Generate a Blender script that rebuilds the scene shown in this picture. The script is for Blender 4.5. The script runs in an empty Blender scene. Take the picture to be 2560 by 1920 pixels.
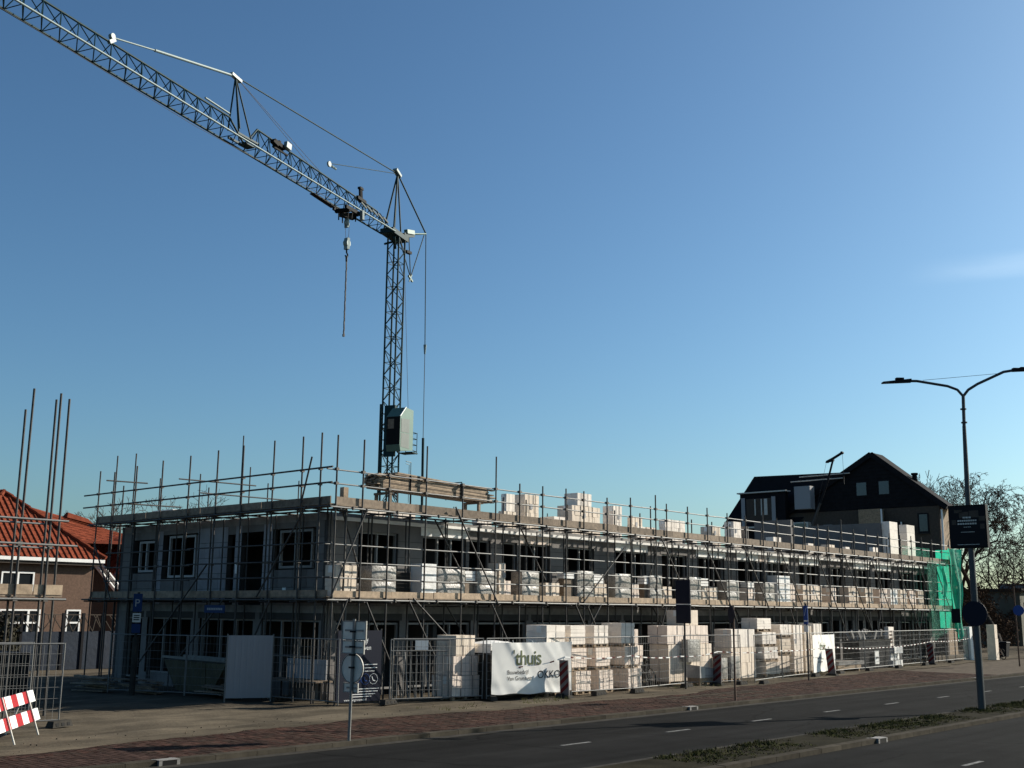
import bpy, bmesh, math, random
import numpy as np
from mathutils import Vector, Matrix
random.seed(7)
S = bpy.context.scene
# ------------------------------------------------------------------ camera, world, sun, exposure
EYE = Vector((0, 0, 2.9))
AZ, PITCH, ROLL = math.radians(41.6), math.radians(11.25), math.radians(0.55)
_fw = Vector((math.cos(AZ), math.sin(AZ), 0)); _rt = Vector((math.sin(AZ), -math.cos(AZ), 0)); _up = Vector((0, 0, 1))
_f = _fw*math.cos(PITCH)+_up*math.sin(PITCH); _u = _up*math.cos(PITCH)-_fw*math.sin(PITCH)
_r = _rt*math.cos(ROLL)+_u*math.sin(ROLL); _u = _u*math.cos(ROLL)-_rt*math.sin(ROLL)
cam = bpy.data.cameras.new('camera'); cam.sensor_width = 36; cam.lens = 36*2850/2560; cam.clip_start = 0.1; cam.clip_end = 6000
camo = bpy.data.objects.new('camera', cam); S.collection.objects.link(camo); S.camera = camo
camo.matrix_world = Matrix(((_r.x, _u.x, -_f.x, EYE.x), (_r.y, _u.y, -_f.y, EYE.y), (_r.z, _u.z, -_f.z, EYE.z), (0, 0, 0, 1)))
SUN_EL, SUN_ROT = math.radians(28.0), math.atan2(0.92, -0.392)
W = bpy.data.worlds.new('World'); S.world = W; W.use_nodes = True
nt = W.node_tree; bg = nt.nodes['Background']
sky = nt.nodes.new('ShaderNodeTexSky'); sky.sky_type = 'NISHITA'; sky.sun_disc = False
sky.sun_elevation = SUN_EL; sky.sun_rotation = SUN_ROT; sky.altitude = 0; sky.air_density = 1.0; sky.dust_density = 1.5; sky.ozone_density = 3.0
gm = nt.nodes.new('ShaderNodeGamma'); gm.inputs[1].default_value = 1.2
tint = nt.nodes.new('ShaderNodeMix'); tint.data_type = 'RGBA'; tint.blend_type = 'MULTIPLY'; tint.inputs['Factor'].default_value = 1; tint.inputs[7].default_value = (0.79, 1.01, 1.03, 1)
nt.links.new(sky.outputs[0], gm.inputs[0]); nt.links.new(gm.outputs[0], tint.inputs[6]); tc = nt.nodes.new('ShaderNodeTexCoord')
def vdot(v):
    d = nt.nodes.new('ShaderNodeVectorMath'); d.operation = 'DOT_PRODUCT'; d.inputs[1].default_value = v; nt.links.new(tc.outputs['Generated'], d.inputs[0]); return d.outputs['Value']
def ramp(x, lo, mid, hi):
    r = nt.nodes.new('ShaderNodeValToRGB'); r.color_ramp.interpolation = 'EASE'; e = r.color_ramp.elements
    m_ = nt.nodes.new('ShaderNodeMapRange'); m_.inputs['From Min'].default_value = lo; m_.inputs['From Max'].default_value = hi; nt.links.new(x, m_.inputs['Value'])
    e[0].position = 0; e[0].color = (0, 0, 0, 1); e[1].position = 1; e[1].color = (0, 0, 0, 1); p = e.new((mid-lo)/(hi-lo)); p.color = (1, 1, 1, 1); nt.links.new(m_.outputs[0], r.inputs[0]); return r.outputs[0]
def mul(a, b):
    m_ = nt.nodes.new('ShaderNodeMath'); m_.operation = 'MULTIPLY'; nt.links.new(a, m_.inputs[0])
    if isinstance(b, float): m_.inputs[1].default_value = b
    else: nt.links.new(b, m_.inputs[1])
    return m_.outputs[0]
_d0 = (_f+_r*((2470-1280)/2850)-_u*((672-960)/2850)).normalized(); _al = Vector((0, 0, 1)).cross(_d0).normalized()*-1; _ac = _d0.cross(_al).normalized(); _al = (_al+_ac*.0).normalized()
wn = nt.nodes.new('ShaderNodeTexNoise'); wn.inputs['Scale'].default_value = 14; wn.inputs['Detail'].default_value = 6
mp_ = nt.nodes.new('ShaderNodeMapping'); mp_.inputs['Scale'].default_value = (1, 1, 6); nt.links.new(tc.outputs['Generated'], mp_.inputs[0]); nt.links.new(mp_.outputs[0], wn.inputs['Vector'])
wisp = mul(mul(mul(ramp(vdot(_ac), -.016, 0, .012), ramp(vdot(_al), -.075, .03, .4)), wn.outputs['Fac']), .26)
cl = nt.nodes.new('ShaderNodeMix'); cl.data_type = 'RGBA'; cl.inputs[7].default_value = (13, 15, 16.5, 1); nt.links.new(wisp, cl.inputs['Factor']); nt.links.new(tint.outputs[2], cl.inputs[6]); nt.links.new(cl.outputs[2], bg.inputs[0]); bg.inputs[1].default_value = 0.05
sun = bpy.data.lights.new('sun', 'SUN'); sun.energy = 5.0; sun.angle = math.radians(0.5); sun.color = (1, 0.93, 0.82)
suno = bpy.data.objects.new('sun', sun); S.collection.objects.link(suno)
SD = Vector((0.92*math.cos(SUN_EL), -0.392*math.cos(SUN_EL), math.sin(SUN_EL)))
suno.rotation_euler = (-SD).to_track_quat('-Z', 'Y').to_euler(); suno.location = (60, -30, 60)
S.view_settings.view_transform = 'Standard'; S.view_settings.look = 'None'; S.view_settings.gamma = 1
S.view_settings.use_curve_mapping = False; S.view_settings.exposure = 0.75
S.cycles.max_bounces = 6; S.cycles.transparent_max_bounces = 12

# ------------------------------------------------------------------ materials
def mat(name, col, rough=0.8, metal=0.0, noise=0.0, scale=3.0, alt=None, bump=0.0, bscale=40.0, rand=0.0, spec=0.3, coat=0.0):
    m = bpy.data.materials.new(name); m.use_nodes = True; n = m.node_tree; b = n.nodes['Principled BSDF']
    b.inputs['Roughness'].default_value = rough; b.inputs['Metallic'].default_value = metal
    b.inputs['Specular IOR Level'].default_value = spec
    col = (*col, 1); b.inputs['Base Color'].default_value = col
    src = None
    geo = n.nodes.new('ShaderNodeNewGeometry')
    if noise or alt:
        t = n.nodes.new('ShaderNodeTexNoise'); t.inputs['Scale'].default_value = scale; t.inputs['Detail'].default_value = 6; t.inputs['Roughness'].default_value = 0.65
        n.links.new(geo.outputs['Position'], t.inputs['Vector'])
        r = n.nodes.new('ShaderNodeValToRGB'); r.color_ramp.elements[0].position = 0.35; r.color_ramp.elements[1].position = 0.68
        a = alt if alt else tuple(c*(1-noise) for c in col[:3])
        r.color_ramp.elements[0].color = (*a, 1); r.color_ramp.elements[1].color = col
        n.links.new(t.outputs['Fac'], r.inputs[0]); src = r.outputs[0]
    if rand:
        oi = n.nodes.new('ShaderNodeObjectInfo'); mr = n.nodes.new('ShaderNodeMapRange')
        mr.inputs['To Min'].default_value = 1-rand; mr.inputs['To Max'].default_value = 1+rand
        n.links.new(oi.outputs['Random'], mr.inputs['Value'])
        hs = n.nodes.new('ShaderNodeHueSaturation'); n.links.new(mr.outputs[0], hs.inputs['Value'])
        if src: n.links.new(src, hs.inputs['Color'])
        else: hs.inputs['Color'].default_value = col
        src = hs.outputs[0]
    if src: n.links.new(src, b.inputs['Base Color'])
    if bump:
        t2 = n.nodes.new('ShaderNodeTexNoise'); t2.inputs['Scale'].default_value = bscale; t2.inputs['Detail'].default_value = 4
        n.links.new(geo.outputs['Position'], t2.inputs['Vector'])
        bp = n.nodes.new('ShaderNodeBump'); bp.inputs['Strength'].default_value = bump; bp.inputs['Distance'].default_value = 0.02
        n.links.new(t2.outputs['Fac'], bp.inputs['Height']); n.links.new(bp.outputs[0], b.inputs['Normal'])
    return m
M = {}
M['asphalt'] = mat('asphalt', (0.0145, 0.0145, 0.014), 0.95, noise=0.35, scale=0.5, bump=0.3, bscale=60, spec=0.03)
M['sand'] = mat('sand', (0.125, 0.103, 0.074), 0.95, alt=(0.066, 0.056, 0.042), scale=0.55, bump=0.8, bscale=9, spec=0.03)
M['earth'] = mat('earth', (0.09, 0.08, 0.062), 0.95, noise=0.5, scale=0.3, spec=0.1)
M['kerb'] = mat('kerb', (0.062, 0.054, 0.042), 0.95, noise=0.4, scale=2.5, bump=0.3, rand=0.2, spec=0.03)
M['pave'] = mat('pave', (0.052, 0.032, 0.0255), 0.9, noise=0.4, scale=1.2, rand=0.35, spec=0.05)
M['mortar'] = mat('mortar', (0.12, 0.1, 0.08), 0.95, noise=0.4, scale=2, spec=0.02)
M['medpave'] = mat('medpave', (0.03, 0.027, 0.018), 0.95, noise=0.5, scale=1.2, bump=0.6, bscale=20, spec=0.02)
M['paint'] = mat('paint', (0.24, 0.24, 0.23), 0.9, noise=0.75, scale=11, spec=0.05)
M['concrete'] = mat('concrete', (0.24, 0.23, 0.215), 0.9, noise=0.4, scale=2.5, bump=0.3)
M['darkconc'] = mat('darkconc', (0.05, 0.046, 0.04), 0.95, noise=0.4, scale=4, spec=0.05)
M['wallblock'] = mat('wallblock', (0.175, 0.163, 0.153), 0.9, noise=0.22, scale=1.3, rand=0.1, bump=0.15)
M['palepanel'] = mat('palepanel', (0.33, 0.325, 0.34), 0.85, noise=0.25, scale=1.1, rand=0.08)
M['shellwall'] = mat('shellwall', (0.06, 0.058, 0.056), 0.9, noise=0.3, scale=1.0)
for k, c in enumerate(((0.74, 0.63, 0.51), (0.78, 0.66, 0.56), (0.82, 0.74, 0.65), (0.66, 0.56, 0.45))):
    M['block%d' % k] = mat('block%d' % k, c, 0.92, noise=0.16, scale=5, rand=0.09, bump=0.2)
M['insul'] = mat('insul', (0.36, 0.335, 0.3), 0.45, alt=(0.1, 0.095, 0.085), scale=22, bump=1.0, bscale=9, spec=0.5)
M['whitewrap'] = mat('whitewrap', (0.78, 0.77, 0.74), 0.45, noise=0.12, scale=4, bump=0.8, bscale=5)
M['pallet'] = mat('pallet', (0.33, 0.24, 0.155), 0.85, noise=0.45, scale=9, rand=0.15)
M['plank'] = mat('plank', (0.42, 0.315, 0.215), 0.8, noise=0.42, scale=5, rand=0.2, bump=0.2)
M['plankdark'] = mat('plankdark', (0.26, 0.2, 0.145), 0.85, noise=0.45, scale=5, rand=0.25)
M['steel'] = mat('steel', (0.07, 0.066, 0.062), 0.55, metal=0.15, noise=0.4, scale=4, spec=0.2)  # scaffold tubes' shade is put into this dark colour; sunlit rails take galv
M['galv'] = mat('galv', (0.17, 0.168, 0.16), 0.55, metal=0.2, noise=0.25, scale=5, spec=0.5)
M['clamp'] = mat('clamp', (0.1, 0.09, 0.08), 0.6, metal=0.5)
M['crane'] = mat('crane', (0.01, 0.036, 0.04), 0.55, noise=0.3, scale=3, spec=0.12)
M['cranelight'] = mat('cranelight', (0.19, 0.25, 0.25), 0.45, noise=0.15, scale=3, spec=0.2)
M['cranegreen'] = mat('cranegreen', (0.075, 0.14, 0.105), 0.4, noise=0.15, scale=2, spec=0.5)
M['cabgrey'] = mat('cabgrey', (0.13, 0.14, 0.125), 0.4, noise=0.15)
M['rope'] = mat('rope', (0.03, 0.03, 0.032), 0.6)
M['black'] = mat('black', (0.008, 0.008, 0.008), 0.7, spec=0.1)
M['polepaint'] = mat('polepaint', (0.05, 0.055, 0.058), 0.5, spec=0.3, noise=0.2)
M['glass'] = mat('glass', (0.015, 0.018, 0.02), 0.05, spec=0.6)
M['glassblue'] = mat('glassblue', (0.02, 0.026, 0.035), 0.15, spec=0.6)
M['curtain'] = mat('curtain', (0.3, 0.3, 0.29), 0.9, noise=0.3, scale=8)
M['white'] = mat('white', (0.8, 0.79, 0.75), 0.5, noise=0.07, scale=3)
M['frame'] = mat('frame', (0.22, 0.215, 0.205), 0.5, noise=0.1, scale=3)
M['red'] = mat('red', (0.42, 0.018, 0.022), 0.45)
M['barrierred'] = mat('barrierred', (0.3, 0.012, 0.016), 0.5, noise=0.15, scale=5)
M['dullred'] = mat('dullred', (0.1, 0.012, 0.014), 0.7, spec=0.1)
M['dullwhite'] = mat('dullwhite', (0.13, 0.118, 0.118), 0.7, noise=0.2, scale=6)  # beacon white and red darkened so the colour carries their shade
M['whitedull'] = mat('whitedull', (0.4, 0.4, 0.39), 0.6, noise=0.15, scale=4)
M['signwhite'] = mat('signwhite', (0.72, 0.72, 0.7), 0.4, noise=0.1, scale=6)
M['signback'] = mat('signback', (0.58, 0.555, 0.49), 0.6, metal=0.0, noise=0.2, scale=5)
M['blue'] = mat('blue', (0.016, 0.055, 0.22), 0.5, spec=0.2)
M['dullblue'] = mat('dullblue', (0.01, 0.03, 0.09), 0.6, spec=0.1)
M['navy'] = mat('navy', (0.01, 0.012, 0.022), 0.6, spec=0.1)
M['banner'] = mat('banner', (0.78, 0.76, 0.71), 0.5, noise=0.08, scale=2)
M['olive'] = mat('olive', (0.09, 0.105, 0.045), 0.7)
M['ink'] = mat('ink', (0.012, 0.012, 0.014), 0.7, spec=0.1)
M['netg'] = mat('netg', (0.02, 0.33, 0.2), 0.7, alt=(0.03, 0.45, 0.28), scale=14)
M['brown'] = mat('brown', (0.145, 0.088, 0.06), 0.9, noise=0.35, scale=9, bump=0.4, bscale=30)
M['tile'] = mat('tile', (0.2, 0.05, 0.026), 0.85, noise=0.4, scale=3, rand=0.22, spec=0.05)
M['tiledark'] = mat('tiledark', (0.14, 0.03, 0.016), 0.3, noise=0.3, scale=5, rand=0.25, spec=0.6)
M['clad'] = mat('clad', (0.016, 0.016, 0.018), 0.85, noise=0.3, scale=2, spec=0.05)
M['darkbrick'] = mat('darkbrick', (0.075, 0.058, 0.045), 0.9, noise=0.3, scale=6)
M['bark'] = mat('bark', (0.045, 0.036, 0.028), 0.95, noise=0.4, scale=8)
M['twig'] = mat('twig', (0.07, 0.05, 0.037), 0.95, spec=0.0)
M['grass'] = mat('grass', (0.035, 0.045, 0.014), 0.95, alt=(0.06, 0.055, 0.024), scale=3, spec=0.02)
M['tarpgrey'] = mat('tarpgrey', (0.36, 0.35, 0.33), 0.55, noise=0.2, scale=2, bump=0.6, bscale=4)
M['hoard'] = mat('hoard', (0.28, 0.28, 0.285), 0.6, noise=0.06, scale=1.5)
M['skipc'] = mat('skipc', (0.08, 0.075, 0.045), 0.7, noise=0.4, scale=3)
M['bluetarp'] = mat('bluetarp', (0.012, 0.022, 0.04), 0.6, noise=0.4, scale=1.5, bump=0.6, bscale=5)
M['cloth'] = mat('cloth', (0.02, 0.021, 0.026), 0.9)
M['skin'] = mat('skin', (0.42, 0.25, 0.18), 0.6)
M['farwall'] = mat('farwall', (0.13, 0.125, 0.095), 0.9, noise=0.25, scale=0.6)
M['fargrey'] = mat('fargrey', (0.16, 0.17, 0.18), 0.9, noise=0.2, scale=0.6)
M['hedge'] = mat('hedge', (0.035, 0.032, 0.018), 0.95, noise=0.5, scale=6)

_m = M['sand'].node_tree; _b = _m.nodes['Principled BSDF']; _src = _b.inputs['Base Color'].links[0].from_socket
_g = _m.nodes.new('ShaderNodeNewGeometry'); _mp = _m.nodes.new('ShaderNodeMapping'); _mp.inputs['Rotation'].default_value = (0, 0, .5); _mp.inputs['Scale'].default_value = (.12, 1.1, 1); _m.links.new(_g.outputs['Position'], _mp.inputs[0])
_n1 = _m.nodes.new('ShaderNodeTexNoise'); _n1.inputs['Scale'].default_value = 1.0; _n1.inputs['Detail'].default_value = 7; _n1.inputs['Roughness'].default_value = .7; _m.links.new(_mp.outputs[0], _n1.inputs['Vector'])
_lr = _m.nodes.new('ShaderNodeMapRange'); _lr.inputs['From Min'].default_value = .35; _lr.inputs['From Max'].default_value = .65; _lr.inputs['To Min'].default_value = .62; _lr.inputs['To Max'].default_value = 1.22; _m.links.new(_n1.outputs['Fac'], _lr.inputs['Value'])
_hs = _m.nodes.new('ShaderNodeHueSaturation'); _m.links.new(_src, _hs.inputs['Color']); _m.links.new(_lr.outputs[0], _hs.inputs['Value']); _m.links.new(_hs.outputs[0], _b.inputs['Base Color'])
_m = M['asphalt'].node_tree; _b = _m.nodes['Principled BSDF']; _src = _b.inputs['Base Color'].links[0].from_socket
_g = _m.nodes.new('ShaderNodeNewGeometry'); _mp = _m.nodes.new('ShaderNodeMapping'); _mp.inputs['Scale'].default_value = (.06, 1.5, 1); _m.links.new(_g.outputs['Position'], _mp.inputs[0])
_n1 = _m.nodes.new('ShaderNodeTexNoise'); _n1.inputs['Scale'].default_value = 1.1; _n1.inputs['Detail'].default_value = 4; _m.links.new(_mp.outputs[0], _n1.inputs['Vector'])
_v = _m.nodes.new('ShaderNodeTexVoronoi'); _v.feature = 'DISTANCE_TO_EDGE'; _v.inputs['Scale'].default_value = .22; _w = _m.nodes.new('ShaderNodeTexNoise'); _w.inputs['Scale'].default_value = .9; _w.inputs['Detail'].default_value = 5
_add = _m.nodes.new('ShaderNodeMix'); _add.data_type = 'VECTOR'; _add.inputs['Factor'].default_value = .35; _m.links.new(_g.outputs['Position'], _add.inputs[4]); _m.links.new(_w.outputs['Color'], _add.inputs[5]); _m.links.new(_g.outputs['Position'], _w.inputs['Vector']); _m.links.new(_add.outputs[1], _v.inputs['Vector'])
_cr = _m.nodes.new('ShaderNodeMapRange'); _cr.inputs['From Max'].default_value = .006; _cr.inputs['To Min'].default_value = .45; _m.links.new(_v.outputs['Distance'], _cr.inputs['Value'])
_lr = _m.nodes.new('ShaderNodeMapRange'); _lr.inputs['From Min'].default_value = .3; _lr.inputs['From Max'].default_value = .7; _lr.inputs['To Min'].default_value = .72; _lr.inputs['To Max'].default_value = 1.35; _m.links.new(_n1.outputs['Fac'], _lr.inputs['Value'])
_mu = _m.nodes.new('ShaderNodeMath'); _mu.operation = 'MULTIPLY'; _m.links.new(_cr.outputs[0], _mu.inputs[0]); _m.links.new(_lr.outputs[0], _mu.inputs[1])
_hs = _m.nodes.new('ShaderNodeHueSaturation'); _m.links.new(_src, _hs.inputs['Color']); _m.links.new(_mu.outputs[0], _hs.inputs['Value']); _m.links.new(_hs.outputs[0], _b.inputs['Base Color'])

# ------------------------------------------------------------------ geometry helpers
LINK = S.collection.objects.link
EYE_SCALE = [1.0, 0.0]          # section scaled about the camera: factor, and the lift that keeps eye height
def T(p): p = Vector(p); return Vector((p.x*EYE_SCALE[0], p.y*EYE_SCALE[0], p.z*EYE_SCALE[0]+EYE_SCALE[1]))
class MB:
    def __init__(s): s.v = []; s.f = []; s.mi = []
    def box(s, a, b, mi=0): 
        x0, y0, z0 = a; x1, y1, z1 = b
        s.obox([(x0, y0, z0), (x1, y0, z0), (x1, y1, z0), (x0, y1, z0)], [(x0, y0, z1), (x1, y0, z1), (x1, y1, z1), (x0, y1, z1)], mi)
    def obox(s, lo, hi, mi=0):
        i = len(s.v); k = len(lo); s.v += [tuple(p) for p in lo]+[tuple(p) for p in hi]
        s.f.append(tuple(range(i+k-1, i-1, -1))); s.f.append(tuple(range(i+k, i+2*k)))
        for j in range(k): s.f.append((i+j, i+(j+1) % k, i+k+(j+1) % k, i+k+j))
        s.mi += [mi]*(k+2)
    def bar(s, p, q, w, h=None, n=None, mi=0):
        p, q = Vector(p), Vector(q); d = (q-p).normalized(); up = Vector(n) if n else (Vector((0, 0, 1)) if abs(d.z) < 0.95 else Vector((1, 0, 0)))
        a = d.cross(up).normalized(); b = a.cross(d); h = w if h is None else h; a = a*w/2; b = b*h/2
        s.obox([p-a-b, p+a-b, p+a+b, p-a+b], [q-a-b, q+a-b, q+a+b, q-a+b], mi)
    def tube(s, p, q, r, r2=None, n=6, mi=0):
        p, q = Vector(p), Vector(q); d = (q-p).normalized(); up = Vector((0, 0, 1)) if abs(d.z) < 0.95 else Vector((1, 0, 0))
        a = d.cross(up).normalized(); b = a.cross(d); r2 = r if r2 is None else r2
        cs = [(math.cos(2*math.pi*k/n), math.sin(2*math.pi*k/n)) for k in range(n)]
        s.obox([p+(a*c+b*e)*r for c, e in cs], [q+(a*c+b*e)*r2 for c, e in cs], mi)
    def path(s, pts, r, n=6, mi=0):
        for a, b in zip(pts, pts[1:]): s.tube(a, b, r, n=n, mi=mi)
    def quad(s, *p, mi=0):
        i = len(s.v); s.v += [tuple(x) for x in p]; s.f.append(tuple(range(i, i+len(p)))); s.mi.append(mi)
    def grid(s, fn, nu, nv, mi=0):
        i = len(s.v)
        for a in range(nu+1):
            for b in range(nv+1): s.v.append(tuple(fn(a/nu, b/nv)))
        for a in range(nu):
            for b in range(nv):
                k = i+a*(nv+1)+b; s.f.append((k, k+nv+1, k+nv+2, k+1)); s.mi.append(mi)
    def build(s, name, m, parent=None, smooth=False, **props):
        me = bpy.data.meshes.new(name); off = Vector()
        if parent: off = world_loc(parent)
        me.from_pydata([tuple(T(p)-off) for p in s.v], [], s.f)
        ms = m if isinstance(m, (list, tuple)) else [m]
        for x in ms: me.materials.append(M[x])
        if len(ms) > 1: me.polygons.foreach_set('material_index', s.mi)
        if smooth: me.polygons.foreach_set('use_smooth', [True]*len(s.f))
        o = bpy.data.objects.new(name, me); LINK(o)
        if parent: o.parent = parent
        for k, v in props.items(): o[k] = v
        return o
LOC = {}
def world_loc(o):
    p = Vector(o.location)
    while o.parent: o = o.parent; p += Vector(o.location)
    return p
def thing(name, label, cat, loc=(0, 0, 0), group=None):
    o = bpy.data.objects.new(name, None); o.empty_display_size = 0.2; LINK(o); o.location = T(loc)
    o['label'] = label; o['category'] = cat
    if group: o['group'] = group
    return o
def tag(o, label, cat, group=None):
    o['label'] = label; o['category'] = cat
    if group: o['group'] = group
    return o
_unit = {}
def unit(kind, m):
    if (kind, m) in _unit: return _unit[kind, m]
    b = MB()
    if kind == 'box': b.box((-.5, -.5, -.5), (.5, .5, .5))
    elif kind == 'tube': b.tube((0, 0, 0), (0, 0, 1), 1, n=8)
    me = bpy.data.meshes.new(kind+'_'+m); me.from_pydata(b.v, [], b.f); me.materials.append(M[m])
    if kind == 'tube': me.polygons.foreach_set('use_smooth', [len(f) == 4 for f in b.f])
    _unit[kind, m] = me; return me
def place(o, parent, loc):
    LINK(o)
    if parent: o.parent = parent; o.location = Vector(loc)-world_loc(parent)
    else: o.location = loc
    return o
def boxo(name, a, b, m, parent=None, rotz=0):
    o = bpy.data.objects.new(name, unit('box', m)); a, b = T(a), T(b)
    o.scale = b-a; o.rotation_euler = (0, 0, rotz); return place(o, parent, (a+b)/2)
def tubeo(name, p, q, r, m, parent=None):
    o = bpy.data.objects.new(name, unit('tube', m)); p, q = T(p), T(q); d = q-p
    o.scale = (r, r, d.length); o.rotation_euler = d.to_track_quat('Z', 'Y').to_euler(); return place(o, parent, p)
_txt = {}
def text(name, s, h, m, origin, right, up, parent, spacing=1.0, extrude=0.003, bold=0.0, shear=0.0, align='LEFT'):
    cu = bpy.data.curves.new(name, 'FONT'); cu.body = s; cu.size = 1; cu.extrude = 0; cu.space_character = spacing; cu.offset = bold; cu.shear = shear; cu.align_x = align
    to = bpy.data.objects.new(name, cu); LINK(to); bpy.context.view_layer.update()
    me = bpy.data.meshes.new_from_object(to.evaluated_get(bpy.context.evaluated_depsgraph_get()))
    bpy.data.objects.remove(to); bpy.data.curves.remove(cu)
    right, up = Vector(right).normalized(), Vector(up).normalized(); nrm = right.cross(up); off = world_loc(parent) if parent else Vector()
    for v in me.vertices: v.co = Vector(origin)+right*v.co.x*h+up*v.co.y*h+nrm*(v.co.z+extrude)-off
    me.materials.clear(); me.materials.append(M[m]); o = bpy.data.objects.new(name, me); LINK(o)
    if parent: o.parent = parent
    return o
def structure(o): o['kind'] = 'structure'; return o
ORD = ['first', 'second', 'third', 'fourth', 'fifth', 'sixth', 'seventh', 'eighth', 'ninth', 'tenth', 'eleventh', 'twelfth', 'thirteenth', 'fourteenth', 'fifteenth', 'sixteenth', 'seventeenth', 'eighteenth', 'nineteenth', 'twentieth']
def ordinal(n):
    if n < 20: return ORD[n]
    t = {2: 'twenty', 3: 'thirty', 4: 'forty'}[(n+1)//10]; u = (n+1) % 10
    return {'twenty': 'twentieth', 'thirty': 'thirtieth', 'forty': 'fortieth'}[t] if u == 0 else t+'-'+ORD[u-1]

# ------------------------------------------------------------------ ground, road, pavement
b = MB(); b.quad((-1500, -1500, -.16), (2500, -1500, -.16), (2500, 2500, -.16), (-1500, 2500, -.16)); structure(b.build('ground', 'earth'))
b = MB(); b.grid(lambda u, v: (-60+u*420, -4+v*24.42, -.1), 40, 6); structure(b.build('road', 'asphalt'))
EDGE = [(-40, 22.4), (11, 23.3), (20.6, 24.4), (27, 23.9), (34, 24.3), (45, 24.9), (53, 25.8), (78, 27.6), (330, 28)]
def edge(x):
    for (a, c), (d, e) in zip(EDGE, EDGE[1:]):
        if a <= x <= d: return c+(e-c)*(x-a)/(d-a)
    return 28
b = MB(); nx = 240
def site(u, v):
    x = -40+u*370 if False else (-40+u*160); y0 = edge(x)-.06; y = y0+v*v*(75-y0)
    z = -.012+.035*math.sin(x*1.7+math.sin(y*2.1))*math.sin(y*1.3+x*.4)*min(1, v*9)
    return (x, y, z)
b.grid(site, nx, 46)
structure(b.build('site_ground', 'sand', smooth=True))
b = MB(); b.grid(lambda u, v: (120+u*230, 20.6+v*150, -.013), 4, 4); structure(b.build('path', 'medpave'))
# pavement: bed plus real bricks, the nearest 300 as parts
b = MB()
for (a, c), (d, e) in zip(EDGE, EDGE[1:]): b.quad((a, 20.55, -.022), (d, 20.55, -.022), (d, e, -.022), (a, c, -.022))
pav = structure(b.build('pavement', 'mortar'))
bw, bl = .135, .235
near = []; vs = []; fs = []; cols = []
rng = np.random.default_rng(3)
for i in range(int((60-7)/bw)):
    x = 7+i*bw; yy = 20.6-(bl/2 if i % 2 else 0)
    while yy < edge(x)-.02:
        y0 = max(yy, 20.58); y1 = min(yy+bl-.016, edge(x)-.02)
        if y1-y0 > .03:
            z = rng.normal(0, .0022)-.002
            g = ((x, y0, x+bw-.02, y1, z))
            if 9.6 < x < 13.2 and len(near) < 300 and y0 < 22.2: near.append(g)
            else:
                k = len(vs); X1, Y1 = g[2], g[3]; tz = rng.normal(0, .002)
                vs += [(x, y0, z), (X1, y0, z+tz), (X1, Y1, z), (x, Y1, z), (x, y0, -.024), (X1, y0, -.024), (X1, Y1, -.024), (x, Y1, -.024)]
                fs += [(k, k+1, k+2, k+3), (k+4, k+5, k+1, k), (k+5, k+6, k+2, k+1), (k+6, k+7, k+3, k+2), (k+7, k+4, k, k+3)]
                c = rng.uniform(.6, 1.35); w = rng.uniform(.85, 1.15); cols += [(.052*c*w, .032*c, .0255*c, 1)]*5
        yy += bl
me = bpy.data.meshes.new('paving_bricks'); me.from_pydata(vs, [], fs)
ca = me.color_attributes.new('brick_colour', 'FLOAT_COLOR', 'CORNER'); ca.data.foreach_set('color', np.repeat(np.array(cols, dtype=np.float32), 4, axis=0).ravel())
mp = bpy.data.materials.new('pavebricks'); mp.use_nodes = True; n_ = mp.node_tree; at_ = n_.nodes.new('ShaderNodeVertexColor'); at_.layer_name = 'brick_colour'
tn = n_.nodes.new('ShaderNodeTexNoise'); tn.inputs['Scale'].default_value = .8; tn.inputs['Detail'].default_value = 5; mx = n_.nodes.new('ShaderNodeMix'); mx.data_type = 'RGBA'; mx.blend_type = 'MULTIPLY'
rp = n_.nodes.new('ShaderNodeValToRGB'); rp.color_ramp.elements[0].color = (.6, .6, .62, 1); rp.color_ramp.elements[1].color = (1.15, 1.08, 1, 1); rp.color_ramp.elements[0].position = .3; rp.color_ramp.elements[1].position = .7
ge = n_.nodes.new('ShaderNodeNewGeometry'); n_.links.new(ge.outputs['Position'], tn.inputs['Vector']); n_.links.new(tn.outputs['Fac'], rp.inputs[0])
mx.inputs['Factor'].default_value = 1; n_.links.new(at_.outputs[0], mx.inputs[6]); n_.links.new(rp.outputs[0], mx.inputs[7]); n_.links.new(mx.outputs[2], n_.nodes['Principled BSDF'].inputs['Base Color']); n_.nodes['Principled BSDF'].inputs['Roughness'].default_value = .9
n_.nodes['Principled BSDF'].inputs['Specular IOR Level'].default_value = .05
me.materials.append(mp); pb = bpy.data.objects.new('paving_bricks', me); LINK(pb); pb.parent = pav; pb['kind'] = 'stuff'
for g in near: boxo('brick', (g[0], g[1], -.024), (g[2], g[3], g[4]), 'pave', pav)
# far kerb, stones 1 m long
kb = MB(); kb.box((-30, 20.30, -.15), (330, 20.54, -.035)); kerb = structure(kb.build('kerb', 'darkconc'))
for i in range(100): x = 5+i; boxo('kerb_stone', (x, 20.28, -.14), (x+.988, 20.56, .004+random.uniform(-.004, .004)), 'kerb', kerb)
b = MB(); b.box((105, 20.28, -.14), (330, 20.56, .004)); b.build('kerb_run', 'kerb', kerb)
b = MB(); xs_ = [6+i*.35 for i in range(240)]
def drift(x): return edge(x)-.12-.32*abs(math.sin(x*.9)*math.sin(x*.37+1))-.12*abs(math.sin(x*3.1))-(.5*max(0, math.sin(x*.21+.5))**3)
for x0_, x1_ in zip(xs_, xs_[1:]): b.quad((x0_, drift(x0_), .0035), (x1_, drift(x1_), .0035), (x1_, edge(x1_)+.3, .006), (x0_, edge(x0_)+.3, .006))
d_ = structure(b.build('sand_drift', 'sand')); 
b = MB()
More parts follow.
